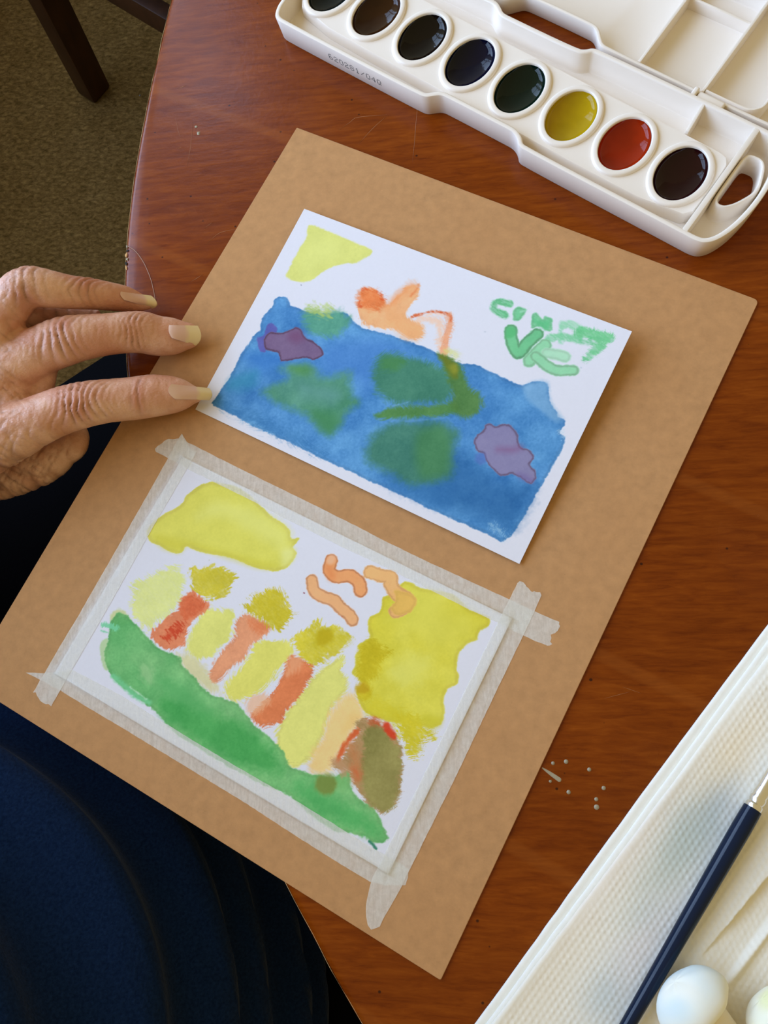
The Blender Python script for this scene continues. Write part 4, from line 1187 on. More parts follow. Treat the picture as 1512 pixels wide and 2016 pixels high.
('s',[124.5,76.6,127.4,77.3],(206,104,62),{'w':6,'soft':2,'rag':1,'a':0.7}),
('s',[117.5,86.3,118.4,85.7],(124,140,66),{'w':18,'soft':1.2,'rag':0.8,'a':0.9}),
('s',[117.4,77.6,119.9,77.4,121.9,78.8],(196,150,112),{'w':8,'soft':1.2,'rag':1,'a':0.8}),
('s',[118.5,61.2,120.7,60.9],(160,130,84),{'w':7,'soft':0.8,'rag':1.2,'a':0.8,'dry':0.4}),
]
# ------------------------------------------------------------------ paint box
TO = np.array([-0.08485, 0.30018])
TU = np.array([0.80362044, -0.59514216])
TV = np.array([0.59514216, 0.80362044])


def tw(u, v, z):
    """paint box coordinates (mm: along, across, up from the table) -> world"""
    p = TO + (u * TU + v * TV) / 1000.0
    return np.array([p[0], p[1], TT + z / 1000.0])


def tl(P, z):
    return np.array([tw(u, v, z) for u, v in P])


TRAY = [(-7.4, 9), (-5.4, 1.8), (-2.6, -0.9), (3, -1.4), (78.5, -1.4), (83, -0.8), (85.6, 1.6), (88, 3.4), (91, 3.6), (121.5, 3.6), (125, 3.5), (128.2, 1.9), (130.4, -0.7), (134, -1.4),
        (208, -1.5), (214, -1.6), (218, -0.6), (221.6, 3.6), (224.4, 11.5), (225.7, 20), (226.1, 27.3), (225.7, 35), (224.4, 43.5), (221.6, 51.4), (218, 55.2), (213.5, 56.0),
        (134, 56.0), (130.5, 55.4), (128.3, 53.2), (125.5, 52.0), (90, 52.0), (87, 52.2), (84.6, 54.0), (81.5, 55.8), (77, 56.0), (3, 56.0), (-2.6, 55.4), (-5.4, 52.6), (-7.4, 46)]
HANDLE = [(212.2, 43.2), (216.4, 43.4), (218.4, 41.2), (221.0, 34.0), (221.2, 29.5), (218.0, 22.6), (215.2, 19.4), (212.8, 18.9), (211.4, 20.8), (211.2, 30.0), (211.2, 41.6)]
LID = [(-7.4, 74), (-5.4, 65), (-1.5, 60.8), (4, 59.4), (78, 59.4), (82.5, 60.2), (85.6, 63.2), (88.4, 66.4), (91.5, 66.9), (121.5, 66.9), (125, 66.4), (128.0, 63.2), (131, 60.2), (135, 59.4), (208, 59.4), (215, 60.0), (221, 64), (224.6, 74),
       (226.1, 88), (224.6, 102), (221, 111.5), (215, 116), (208, 116.6), (4, 116.6), (-1.5, 115.4), (-5.4, 111), (-7.4, 102)]
HW = 12.0


def ell(cu, cv, a, b, n=56):
    t = np.linspace(0, 2 * np.pi, n, endpoint=False)
    return np.stack([cu + a * np.cos(t), cv + b * np.sin(t)], 1)


def wall_uv(a, b, th, z0, z1, z0b=None, z1b=None):
    a, b = np.array(a, float), np.array(b, float)
    d = (b - a) / np.linalg.norm(b - a)
    n = np.array([-d[1], d[0]]) * th / 2
    z1b = z1 if z1b is None else z1b
    V = [tw(*(a - n), z0), tw(*(b - n), z0), tw(*(b + n), z0), tw(*(a + n), z0), tw(*(a - n), z1), tw(*(b - n), z1b), tw(*(b + n), z1b), tw(*(a + n), z1)]
    F = [(0, 3, 2, 1), (4, 5, 6, 7), (0, 1, 5, 4), (1, 2, 6, 5), (2, 3, 7, 6), (3, 0, 4, 7)]
    return V, F


PAN_U = [8.2 + (193.0 - 8.2) * i / 7 for i in range(8)]
PAN_V = [27.6 - 0.0205 * (u - 7) for u in PAN_U]
PAINTS = [('black teal', (0.005, 0.008, 0.008)), ('burnt brown', (0.028, 0.0085, 0.0018)), ('black', (0.0045, 0.0022, 0.0018)), ('dark blue', (0.0018, 0.0022, 0.012)),
          ('dark green', (0.0020, 0.0085, 0.0048)), ('yellow ochre', (0.37, 0.235, 0.003)), ('red', (0.27, 0.0165, 0.0016)), ('dark maroon', (0.015, 0.0020, 0.0024))]
GLYPH = {'6': '01110 10000 10000 11110 10001 10001 01110', '2': '01110 10001 00001 00110 01000 10000 11111', '0': '01110 10001 10001 10001 10001 10001 01110',
         '8': '01110 10001 10001 01110 10001 10001 01110', '1': '00100 01100 00100 00100 00100 00100 01110', '/': '00000 00001 00010 00100 01000 10000 00000',
         '4': '00010 00110 01010 10010 11111 00010 00010', 'Q': '01110 10001 10001 10001 10101 10010 01101'}


def build_paint_box():
    root = empty('paint_box', Vector(tw(109, 27, 0)))
    tag(root, 'open white plastic watercolour box with eight oval pans, at the top of the table', 'paint box')
    P = chaikin(TRAY, 2, 0.25)
    hole = chaikin(HANDLE, 2, 0.2)
    rim = [(1.5, 0.0), (1.05, 0.5), (0.15, HW - 0.6), (0.35, HW - 0.15), (0.8, HW), (1.7, HW), (2.15, HW - 0.2), (2.35, HW - 0.7), (2.9, 2.6), (3.4, 2.0)]
    V1, F1 = loft([tl(inset(P, d), z) for d, z in rim], True)
    bits = [(V1, F1)]
    bits.append(fill_holes('f', [tl(inset(P, 3.4), 2.0), tl(hole, 2.0)]))
    bits.append(fill_holes('f', [tl(inset(P, 1.5), 0.0), tl(hole, 0.0)]))
    # collar round the handle hole
    o2 = [(0, 0.0), (0, 2.0), (-0.1, 9.4), (-0.5, 9.9), (-1.0, 9.9), (-1.4, 9.4), (-2.3, 2.6), (-3.0, 2.0)]
    # hole outline is clockwise or not: use sign so that the collar grows outwards
    area = 0.5 * np.sum(hole[:, 0] * np.roll(hole[:, 1], -1) - np.roll(hole[:, 0], -1) * hole[:, 1])
    hc = hole if area > 0 else hole[::-1]
    bits.append(loft([tl(inset(hc, d), z) for d, z in o2], True))
    me = solid('tray', join_arrays(bits), 45)
    part('tray', me, MT['plastic'], root)
    V, F = wall_uv((208.3, -0.2), (208.3, 54.4), 2.3, 1.8, HW - 0.05)
    part('end_divider', bevelled('end_divider', V, F, 0.0004, 2), MT['plastic'], root)
    V, F = wall_uv((184.8, 42.0), (184.2, 54.6), 1.5, 1.8, 8.8, None, HW - 0.1)
    part('brush_divider', bevelled('brush_divider', V, F, 0.0004, 2), MT['plastic'], root)
    # insert that carries the pans
    fr = lambda u, dv: (u, 27.6 - 0.0205 * (u - 7) + dv)
    ins = [fr(-2.6, -18.1), fr(206.4, -18.4), fr(206.8, 13), fr(204.5, 16.5), fr(200.5, 17.6), fr(-2.6, 17.6)]
    ins = chaikin(ins, 2, 0.12)
    bits = [loft([tl(inset(ins, 0), 2.05), tl(inset(ins, 0.25), 7.5), tl(inset(ins, 0.6), 8.0)], True)]
    bits.append(fill_holes('f', [tl(inset(ins, 0.6), 8.0)] + [tl(ell(u, v, 10.6, 14.3), 8.0) for u, v in zip(PAN_U, PAN_V)]))
    part('pan_holder', solid('pan_holder', join_arrays(bits), 45), MT['plastic'], root)
    th = np.linspace(0, 2 * np.pi, 72, endpoint=False)
    for i, (u, v) in enumerate(zip(PAN_U, PAN_V)):
        prof = [(0.0, 7.95), (0.10, 8.55), (0.35, 9.0), (0.8, 9.25), (2.25, 9.30), (2.55, 9.2), (2.75, 8.8), (3.0, 7.0), (3.2, 5.8)]
        loops = [tl(ell(u, v, 12.45 - d, 16.15 - d, 72), z) for d, z in prof]
        pan = part('pan', solid('pan', loft(loops, True, False, False), 60), MT['plastic'], root)
        loops = []
        rs = random.Random(i)
        for k in (1.0, 0.985, 0.965, 0.94, 0.90, 0.84, 0.75, 0.62, 0.46, 0.3, 0.15, 0.02):
            z = 4.5 + 3.0 * k ** 2.5 + 0.9 * max(0, (k - 0.88) / 0.12) ** 2
            L = []
            for t in th:
                wob = 0.10 * mnoise.noise(Vector((math.cos(t) * 3 * k + i * 7, math.sin(t) * 3 * k, 1))) * (1 if k > 0.3 else 0.3)
                rag = 0.010 * mnoise.noise(Vector((math.cos(t) * 6 + i * 5, math.sin(t) * 6, 4))) if k > 0.97 else 0
                L.append(tw(u + (9.55 * (k + rag)) * math.cos(t), v + (13.2 * (k + rag)) * math.sin(t), z + wob))
            loops.append(np.array(L))
        nm, rgb = PAINTS[i]
        me = solid('paint', loft(loops, True, False, True), 80)
        p = link('paint', me, make_paint(nm + ' paint', rgb))
        centred(me, root_loc(root))
        p.parent = pan
        p['label'] = 'wet ' + nm + ' watercolour'
    # lid lying open beyond the tray
    L = chaikin(LID, 2, 0.25)
    lr = [(1.4, 0.1), (1.0, 0.6), (0.1, 8.3), (0.4, 8.9), (0.9, 9.0), (1.3, 9.0), (1.8, 8.8), (2.1, 8.2), (2.8, 2.4), (3.6, 1.7)]
    bits = [loft([tl(inset(L, d), z) for d, z in lr], True)]
    bits.append(fill_holes('f', [tl(inset(L, 3.6), 1.7)]))
    bits.append(fill_holes('f', [tl(inset(L, 1.4), 0.1)]))
    lid = part('lid', solid('lid', join_arrays(bits), 45), MT['plastic'], root)
    for a, b, z in (((150.0, 61.4), (150.0, 114.6), 9.0), ((180.0, 61.4), (180.0, 114.6), 9.0), ((60, 61.4), (60, 114.6), 9.0)):
        V, F = wall_uv(a, b, 1.3, 1.5, z)
        d = link('well_divider', bevelled('well_divider', V, F, 0.0003, 2), MT['plastic'])
        centred(d.data, root_loc(root))
        d.parent = lid
    V, F = wall_uv((150, 101.7), (180, 101.7), 1.2, 1.5, 7.0)
    d = link('cross_divider', bevelled('cross_divider', V, F, 0.0003, 2), MT['plastic'])
    centred(d.data, root_loc(root))
    d.parent = lid
    # rounded end of the last well
    Q = [(181, 62.6), (196, 62.6), (200.5, 63.2), (203.4, 65.6), (204.6, 70), (204.8, 90), (204.6, 108), (203, 112), (199, 114)]
    Q = catmull(np.c_[np.array(Q), np.zeros(len(Q))], 40)[:, :2]
    T = np.gradient(Q, axis=0)
    T /= np.linalg.norm(T, axis=1)[:, None]
    Nn = np.stack([-T[:, 1], T[:, 0]], 1) * 0.6
    loops = [tl(Q + Nn, 1.5), tl(Q + Nn, 8.6), tl(Q + Nn * 0.5, 8.95), tl(Q - Nn * 0.5, 8.95), tl(Q - Nn, 8.6), tl(Q - Nn, 1.5)]
    d = link('well_wall', solid('well_wall', loft(loops, False), 45), MT['plastic'])
    centred(d.data, root_loc(root))
    d.parent = lid
    # hinges
    for u in (182.5, 30.0):
        V, F = wall_uv((u - 3, 57.6), (u + 9, 57.6), 4.6, 6.5, 10.6)
        part('hinge', bevelled('hinge', V, F, 0.0010, 3), MT['plastic'], root)
        V, F = wall_uv((u - 5.6, 57.8), (u - 3.4, 57.8), 5.2, 6.2, 11.4)
        part('hinge', bevelled('hinge', V, F, 0.0008, 3), MT['plastic'], root)
    # dot-printed code on the front wall
    dots = []
    text = '620281/04Q'
    pitch, cell = 3.10, 0.47
    for k, ch in enumerate(text):
        rows = GLYPH[ch].split()
        for r, row in enumerate(rows):
            for c, bit in enumerate(row):
                if bit == '1':
                    u = 27.6 + k * pitch + c * cell * 0.98
                    z = 7.5 - r * cell
                    vv = -0.38 - 0.075 * (z - 0.5) - 0.05
                    a = np.linspace(0, 2 * np.pi, 8, endpoint=False)
                    ring = [tw(u + 0.235 * math.cos(t), vv, z + 0.235 * math.sin(t)) for t in a]
                    dots.append((ring, [tuple(range(8))]))
    me = mesh('printed_code', *join_arrays(dots), smooth=False)
    o = part('printed_code', me, MT['ink'], root)
    o['label'] = 'grey dotted print reading 620281/04Q'


# ------------------------------------------------------------------ paper towel, brush, daubers
def build_towel():
    a0, a1 = px_mm(935, 2016, 1), px_mm(1512, 1228, 1)
    O = np.array(a0)
    ea = np.array(a1 - a0)
    ea[2] = 0
    ea /= np.linalg.norm(ea)
    eb = np.array([ea[1], -ea[0], 0])
    cen = O + ea * 0.11 + eb * 0.05
    root = empty('paper_towel', (cen[0], cen[1], TT))
    tag(root, 'folded white quilted paper towel with faint blue stains, under the brush at lower right', 'paper towel')

    def ab(x, y, z):
        p = np.array(px_mm(x, y, z)) - O
        return p @ ea * 1000, p @ eb * 1000

    def layer(name, e0, e1, ztop, thick, step, detail):
        (A0, B0), (A1, B1) = ab(*e0, ztop), ab(*e1, ztop)
        a = np.arange(-45, 290, step)
        # rows going round the folded edge, then across the sheet
        bprof = [(thick * 0.3, -thick), (0.06 * thick, -thick * 0.85), (0.0, -thick * 0.55), (0.08 * thick, -thick * 0.22), (0.35 * thick, -0.05 * thick), (0.8 * thick, 0)]
        b = np.concatenate([[q[0] for q in bprof], np.arange(thick, 118, step)])
        zr = np.concatenate([[q[1] for q in bprof], np.zeros(len(b) - len(bprof))])
        Ag, Bg = np.meshgrid(a, b, indexing='ij')
        Zr = np.broadcast_to(zr, Ag.shape).copy()
        edge = B0 + (B1 - B0) * (Ag - A0) / (A1 - A0) + 0.35 * vnoise(Ag, Ag * 0, 38, 90 + int(ztop)) + 0.10 * vnoise(Ag, Ag * 0, 6, 95)
        Bw = Bg + edge
        Z = ztop + Zr
        body = np.clip((Bg - 1.0) / 3, 0, 1)
        if detail:
            # embossed knit of small offset pads
            # staggered pads in leaning rows
            rr = Bw / 1.9 + 0.10 * vnoise(Ag, Bw, 14, 97)
            row = np.floor(rr)
            cc = Ag / 2.25 + 0.5 * (row % 2) + 0.35 * (rr - row) + 0.12 * vnoise(Ag, Bw, 5, 96)
            fa, fb = cc - np.floor(cc) - 0.5, rr - row - 0.5
            emb = 0.30 * np.exp(-(fa / 0.30) ** 2 - (fb / 0.27) ** 2) * (0.75 + 0.25 * vnoise(Ag, Bw, 3, 94))
            Z = Z + emb * (0.3 + 0.7 * body)
            Z = Z + body * (0.5 * vnoise(Ag, Bw, 60, 98) + 0.25 * vnoise(Ag, Bw, 22, 99))
            # pleats to the right of the brush
            (p0a, p0b), (p1a, p1b) = ab(1375, 1890, ztop), ab(1512, 1725, ztop)
            d = np.array([p1a - p0a, p1b - p0b])
            ln = np.linalg.norm(d)
            d /= ln
            nn = np.array([-d[1], d[0]])
            if nn[1] < 0:
                nn = -nn
            s = (Ag - p0a) * d[0] + (Bw - p0b) * d[1]
            w = (Ag - p0a) * nn[0] + (Bw - p0b) * nn[1]
            fade = np.clip(s / 22, 0, 1) ** 0.8
            st = np.clip(w / 0.5 + 0.5, 0, 1)
            Z = Z + fade * (1.6 * np.exp(-np.clip(-w, 0, 99) / 9.0) * (1 - st) - 1.6 * st * np.exp(-np.clip(w, 0, 99) / 22))
            (q0a, q0b), (q1a, q1b) = ab(1425, 1945, ztop), ab(1512, 1835, ztop)
            d = np.array([q1a - q0a, q1b - q0b])
            d /= np.linalg.norm(d)
            nn = np.array([-d[1], d[0]])
            if nn[1] < 0:
                nn = -nn
            s = (Ag - q0a) * d[0] + (Bw - q0b) * d[1]
            w = (Ag - q0a) * nn[0] + (Bw - q0b) * nn[1]
            Z = Z + np.clip((s + 6) / 14, 0, 1) * 1.6 * np.exp(-(w / 1.3) ** 2)
        P = O / 1.0 + (Ag[..., None] * ea + Bw[..., None] * eb) / 1000.0
        P[..., 2] = TZ + Z / 1000.0
        # the true height is reached only where the table is below it
        P[..., 2] = np.maximum(P[..., 2], TT + 0.00002)
        me = grid_mesh(name, P[:, ::-1])
        white = np.array(lin((229, 225, 221)) / ILL)
        c = np.empty(Ag.shape + (3,))
        c[:] = white
        c *= (1 + 0.02 * vnoise(Ag, Bw, 1.0, 33))[..., None]
        if detail:
            def stain(x, y, ra, rb, rgb, k, sd):
                A, B = ab(x, y, ztop)
                g = np.exp(-(((Ag - A) / ra) ** 2 + ((Bw - B) / rb) ** 2) * (1 + 0.5 * fbm(Ag, Bw, 9, sd, 3)))
                return g[..., None] * k, np.array(lin(rgb) / ILL)
            for x, y, ra, rb, rgb, k, sd in ((1392, 1600, 14, 6, (150, 172, 196), 0.75, 40), (1330, 1690, 19, 7, (178, 186, 180), 0.7, 41), (1355, 1640, 14, 8, (176, 188, 190), 0.6, 42),
                                             (1275, 1800, 10, 7, (196, 204, 206), 0.7, 43), (1195, 1955, 11, 7, (188, 200, 208), 0.75, 44), (1400, 1330, 40, 8, (226, 208, 186), 0.6, 45),
                                             (1180, 1720, 40, 7, (224, 206, 192), 0.6, 46), (1080, 1930, 30, 9, (226, 214, 196), 0.5, 47), (1440, 1480, 22, 7, (228, 208, 176), 0.55, 48),
                                             (1262, 1860, 18, 6, (214, 206, 214), 0.5, 49)):
                g, col = stain(x, y, ra, rb, rgb, k, sd)
                c = c * (1 - g) + col * g
        set_color(me, np.clip(c[:, ::-1], 0, 0.9).reshape(-1, 3))
        o = part(name, me, MT['towel'], root)
        return o
    layer('towel_layer', (935, 2016), (1512, 1228), 0.9, 1.7, 1.0, False)
    layer('towel_layer', (958, 2016), (1512, 1262), 2.5, 1.6, 1.0, False)
    layer('towel_layer', (970, 2016), (1512, 1293), 4.2, 1.7, 0.42, True)


def build_brush():
    z = 8.3
    a, b = px_mm(1237, 2016, z), px_mm(1482, 1591.5, z)
    ax = (b - a).normalized()
    s = px_scale(b)
    r1 = 18.5 * s
    L = (b - a).length
    root = empty('paint_brush', b - ax * 0.05 - Vector((0, 0, 0.004)))
    tag(root, 'paint brush with a glossy dark navy handle and silver ferrule, lying on the paper towel', 'brush')
    prof = [(-L - 0.075, 0.0009), (-L - 0.074, 0.0013), (-L - 0.04, 0.0019), (-L - 0.0, r1 * 0.72), (-L * 0.75, r1 * 0.80), (-L * 0.5, r1 * 0.89), (-L * 0.25, r1 * 0.97), (-L * 0.1, r1 * 1.0), (-0.003, r1 * 0.98), (0.0, r1 * 0.95), (0.0003, 0.001)]
    part('handle', solid('handle', lathe(b, ax, prof, 40), 50), MT['navyglass'], root)
    f = r1 * 0.74
    prof = [(-0.0006, f * 0.9), (-0.0006, f * 1.04), (0.0004, f * 1.22), (0.0014, f * 1.20), (0.0020, f * 1.02), (0.0028, f * 1.14), (0.0038, f * 1.16), (0.0046, f * 1.00), (0.0054, f * 1.06), (0.0075, f * 0.95), (0.020, f * 0.86), (0.030, f * 0.78), (0.031, f * 0.6)]
    part('ferrule', solid('ferrule', lathe(b, ax, prof, 40), 35), MT['ferrule'], root)
    prof = [(0.0305, f * 0.70), (0.034, f * 0.8), (0.040, f * 0.7), (0.046, f * 0.35), (0.049, 0.0002)]
    part('bristles', solid('bristles', lathe(b, ax, prof, 24), 60), MT['bristle'], root)


def build_daubers():
    for idx, (hx, hy, top, tail, rp, tint, label) in enumerate((
            (1356, 1966, (1392, 1903), (1462, 2094), 73, (200, 216, 226), 'white foam dauber with a pale blue tint, on the paper towel beside the brush handle'),
            (1522, 1994, (1500, 1934), (1622, 2104), 60, (224, 224, 176), 'white foam dauber with a pale yellow tint, at the lower right corner of the towel'))):
        z = 15.0
        c = px_mm(hx, hy, z)
        s = px_scale(c)
        R = rp * s
        tp = px_mm(*top, z + 3)
        e = px_mm(*tail, z - 4)
        ax = (e - c).normalized()
        root = empty('foam_dauber', Vector((c.x, c.y, TZ + 0.0045)))
        tag(root, label, 'dauber')
        # domed head, open towards the stick
        loops = []
        th = np.linspace(0, 2 * np.pi, 48, endpoint=False)
        axn = np.array(ax)
        sd = np.cross(axn, (0, 0, 1.0))
        sd /= np.linalg.norm(sd)
        up = np.cross(sd, axn)
        up = up if up[2] > 0 else -up
        prof = [(-0.56, 0.02), (-0.555, 0.14), (-0.54, 0.28), (-0.51, 0.42), (-0.46, 0.56), (-0.39, 0.69), (-0.29, 0.80), (-0.17, 0.90), (-0.04, 0.965), (0.09, 1.0), (0.21, 1.0), (0.32, 0.965), (0.39, 0.90), (0.41, 0.82), (0.38, 0.73), (0.28, 0.67), (0.1, 0.6), (-0.1, 0.3), (-0.12, 0.02)]
        cen = np.array(c)
        for d, r in prof:
            L = []
            for t in th:
                k = 1 + 0.05 * mnoise.noise(Vector((math.cos(t) * 1.6 + idx * 9, math.sin(t) * 1.6, d * 1.7)))
                L.append(cen + axn * R * d * k + R * r * k * (math.cos(t) * sd * 1.08 + math.sin(t) * up * 0.86))
            loops.append(np.array(L))
        me = solid('foam_head', loft(loops, True, True, True), 70)
        co = np.empty(len(me.vertices) * 3)
        me.vertices.foreach_get('co', co)
        co = co.reshape(-1, 3)
        w = np.array(lin((236, 232, 224)) / ILL)
        tn = np.array(lin(tint) / ILL)
        d = (co - cen) @ axn / R
        g = np.clip(0.55 - 1.3 * d, 0, 1) * np.array([0.5 + 0.5 * math.tanh(3 * mnoise.noise(Vector(p * 110))) for p in co])
        set_color(me, np.clip(w * (1 - g[:, None] * 0.9) + tn * g[:, None] * 0.9, 0, 0.9))
        part('foam_head', me, MT['foam'], root)
        V, F = lathe(cen + axn * R * 0.0, ax, [(0.0, R * 0.60), (R * 0.4, R * 0.62), (R * 1.2, R * 0.56), (R * 2.4, R * 0.50), (R * 3.2, R * 0.46), (R * 3.25, R * 0.38)], 32)
        me = solid('dauber_stem', (V, F), 60)
        set_color(me, np.tile(np.array(lin((222, 212, 196)) / ILL), (len(me.vertices), 1)))
        part('dauber_stem', me, MT['foam'], root)


def build_hair():
    C = [px_mm(x, y, -0.75) for x, y in ((251, 484), (268, 496), (284, 519), (297, 550), (304, 580), (307, 597))]
    s = px_scale(C[0]) * 0.6
    V, F = sweep(C, [s] * 6, 40, 6, 1.0)
    o = thing('hair_strand', solid('hair_strand', (V, F), 80), MT['hair'], Vector(C[2]))
    tag(o, 'fine pale hair strand curving on the bare wood above the fingertips', 'hair')


# ------------------------------------------------------------------ the person: hand, arm and clothes
def tube_px(rows, n=48, seg=28, flat=1.0, up=(0, 0, 1)):
    """rows: (px, py, z mm, half width px)"""
    P, R = [], []
    for x, y, z, r in rows:
        p = px_mm(x, y, z)
        P.append(p)
        R.append(r * px_scale(p))
    return sweep(P, R, n, seg, flat, up)


FINGERS = dict(
    index=[(368, 661, 6.8, 27), (345, 662, 7.6, 36), (310, 661, 10, 40), (276, 654, 14, 41.5), (222, 657, 19, 41), (165, 664, 23, 45), (128, 672, 24.5, 48.5), (85, 688, 25, 49), (30, 715, 25.5, 54), (-40, 752, 26, 60), (-140, 805, 26, 66)],
    middle=[(289, 597, 6.0, 13.5), (272, 595, 7.5, 20), (245, 588, 11, 26), (190, 580, 20, 30.5), (130, 574, 28, 34.5), (85, 567, 33.5, 39), (52, 566, 36, 42), (22, 592, 35, 45), (-15, 645, 33, 52), (-60, 700, 31, 60), (-150, 800, 28, 66)],
    thumb=[(384, 777, 6.2, 17), (368, 777, 6.6, 28), (345, 777, 7.6, 36.5), (302, 779, 10.5, 42.5), (260, 785, 13.5, 43), (215, 789, 17, 43.5), (175, 795, 19.5, 45.5), (127, 807, 21.5, 47.5), (79, 826, 22.5, 50), (10, 858, 22, 60), (-80, 895, 21, 72), (-160, 920, 20, 80)],
    ring=[(186, 619, 8.5, 13), (160, 618, 11, 18), (110, 615, 16, 22), (60, 618, 22, 28), (10, 640, 26, 36), (-70, 720, 26, 50)],
    little=[(70, 590, 6, 16), (40, 585, 10, 22), (0, 590, 18, 28), (-40, 640, 24, 36), (-110, 730, 25, 50)])


def build_person():
    root = empty('person', (-0.33, -0.20, 0))
    tag(root, 'person in dark navy clothes at left, wrinkled hand holding down the loose card', 'person')
    bits = [tube_px(v, 60, 30, 0.92) for v in FINGERS.values()]
    # back of the hand, web by the thumb, heel of the hand, wrist and forearm
    bits.append(tube_px([(82, 722, 20, 34), (70, 770, 17, 36), (55, 815, 17, 40)], 20, 24, 0.7))
    bits.append(tube_px([(20, 745, 22, 56), (0, 800, 20, 60), (-30, 850, 18, 70)], 20, 24, 0.75))
    bits.append(tube_px([(-20, 690, 24, 58), (-80, 770, 23, 80), (-160, 850, 22, 100)], 24, 24, 0.6))
    bits.append(tube_px([(132, 868, -2, 48), (82, 893, -4, 66), (20, 905, -6, 80), (-60, 910, -6, 96), (-150, 915, -4, 105)], 34, 30, 0.62))
    bits.append(tube_px([(-110, 830, 16, 105), (-190, 880, 14, 118), (-290, 930, 10, 112), (-380, 960, 6, 118), (-560, 1010, -4, 150), (-760, 1010, -18, 190)], 60, 30, 0.72))
    V, F = join_arrays(bits)
    me = D.meshes.new('body')
    me.from_pydata([tuple(v) for v in V], [], F)
    tmp = D.objects.new('tmp_hand', me)
    COL.objects.link(tmp)
    rm = tmp.modifiers.new('remesh', 'REMESH')
    rm.mode = 'VOXEL'
    rm.voxel_size = 0.00072
    sm = tmp.modifiers.new('smooth', 'SMOOTH')
    sm.factor = 0.5
    sm.iterations = 14
    dg = bpy.context.evaluated_depsgraph_get()
    ev = tmp.evaluated_get(dg)
    body = D.meshes.new_from_object(ev)
    D.objects.remove(tmp)
    D.meshes.remove(me)
    body.name = 'body'
    nv = len(body.vertices)
    co = np.empty(nv * 3)
    body.vertices.foreach_get('co', co)
    co = co.reshape(-1, 3)
    no = np.empty(nv * 3)
    body.vertex_normals.foreach_get('vector', no)
    no = no.reshape(-1, 3)
    # keep the fingertips on top of what they press
    disp = np.zeros(nv)
    redness = np.zeros(nv)
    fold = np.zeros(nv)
    wav = vnoise(co[:, 0] * 1000, co[:, 1] * 1000, 5, 70)
    wav2 = vnoise(co[:, 0] * 1000, co[:, 1] * 1000, 2.2, 71)

    def joint(fx, fy, fz, dx, dy, half, n, amp, width, curve=0.10, sharp=2.0):
        """knuckle: n creases across the finger, bowed like brackets"""
        c = np.array(px_mm(fx, fy, fz))
        e = np.array(px_mm(fx + dx, fy + dy, fz)) - c
        e /= np.linalg.norm(e)
        lat = np.cross((0, 0, 1.0), e)
        r = (co - c) * 1000
        s, l = r @ e, r @ lat
        q = s - np.sign(s) * curve * l * l * 0.12 * np.clip(np.abs(s) / half, 0, 1) + 0.7 * wav + 0.3 * wav2
        wgt = np.exp(-(s / half) ** 2 * 1.1) * np.exp(-(l / width) ** 4) * np.clip(no[:, 2] * 1.6 + 0.35, 0, 1) * (np.linalg.norm(r, axis=1) < 26)
        ph = q / (2 * half) * n * 2 * np.pi
        ridge = 1 - np.abs(np.sin(ph / 2)) ** (1 / sharp)
        g = 0.5 + 0.5 * np.clip(vnoise(co[:, 0] * 1000 + 50, co[:, 1] * 1000, 4, 77) + 0.5, 0, 1)
        disp[:] -= amp * wgt * ridge * g
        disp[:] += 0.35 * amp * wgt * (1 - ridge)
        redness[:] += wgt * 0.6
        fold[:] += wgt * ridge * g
    joint(268, 652, 18, 1, -0.02, 4.6, 5, 0.9, 9)
    joint(128, 668, 27, 1, -0.22, 8.5, 6, 1.25, 10.5, 0.26)
    joint(168, 795, 22, 1, -0.12, 9.0, 8, 1.35, 9.5, 0.34)
    joint(283, 782, 14, 1, -0.05, 2.4, 2, 0.5, 9)
    joint(183, 577, 21, 1, 0.06, 4.2, 4, 0.9, 8)
    joint(60, 560, 38, 1, -0.1, 6.5, 4, 0.6, 10)
    # loose crepey skin over the back of the hand
    hand = np.clip((px_mm(150, 760, 10).x - co[:, 0]) / 0.03, 0, 1)
    X, Y = co[:, 0] * 1000, co[:, 1] * 1000
    ca, sa = math.cos(0.9), math.sin(0.9)
    u, v = X * ca + Y * sa, -X * sa + Y * ca
    rid = 1 - np.abs(vnoise(u + 1.2 * vnoise(X, Y, 6, 80), v * 0.32, 2.4, 81)) * 1.8
    rid2 = 1 - np.abs(vnoise(u * 0.35 + 0.8 * wav, v, 2.0, 82)) * 1.8
    low = np.clip((px_mm(60, 850, 0).y - co[:, 1]) / 0.012, 0, 1)
    disp -= hand * np.clip(rid, 0, 1) ** 3 * 0.75 * (0.5 + 0.5 * np.clip(vnoise(X, Y, 12, 83) + .4, 0, 1))
    disp -= hand * np.clip(rid2, 0, 1) ** 3 * 0.42
    disp += hand * 0.5 * vnoise(X, Y, 9, 84)
    disp -= low * np.clip(1 - np.abs(vnoise(u * 0.25, v, 2.2, 85)) * 1.6, 0, 1) ** 2 * 0.5
    # fine creases everywhere on the upper side
    fine = 1 - np.abs(vnoise(X * 1.0, Y * 0.45, 1.5, 86)) * 1.7
    disp -= 0.17 * np.clip(fine, 0, 1) ** 2 * np.clip(no[:, 2] + 0.4, 0, 1)
    co2 = co + no * (disp / 1000)[:, None]
    zmin = np.where(((co2[:, 0] - TC.x) ** 2 + (co2[:, 1] - TC.y) ** 2) < TR ** 2, TT + 0.0001, -1)
    body.vertices.foreach_set('co', co2.astype(np.float32).reshape(-1))
    body.update()
    base = np.array([0.62, 0.295, 0.168])
    red = np.array([0.55, 0.195, 0.115])
    pale = np.array([0.82, 0.49, 0.35])
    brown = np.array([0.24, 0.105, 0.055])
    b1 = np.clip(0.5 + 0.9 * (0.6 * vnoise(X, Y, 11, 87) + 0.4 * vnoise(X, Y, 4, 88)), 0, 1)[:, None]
    c = base * (1 - b1) + pale * b1
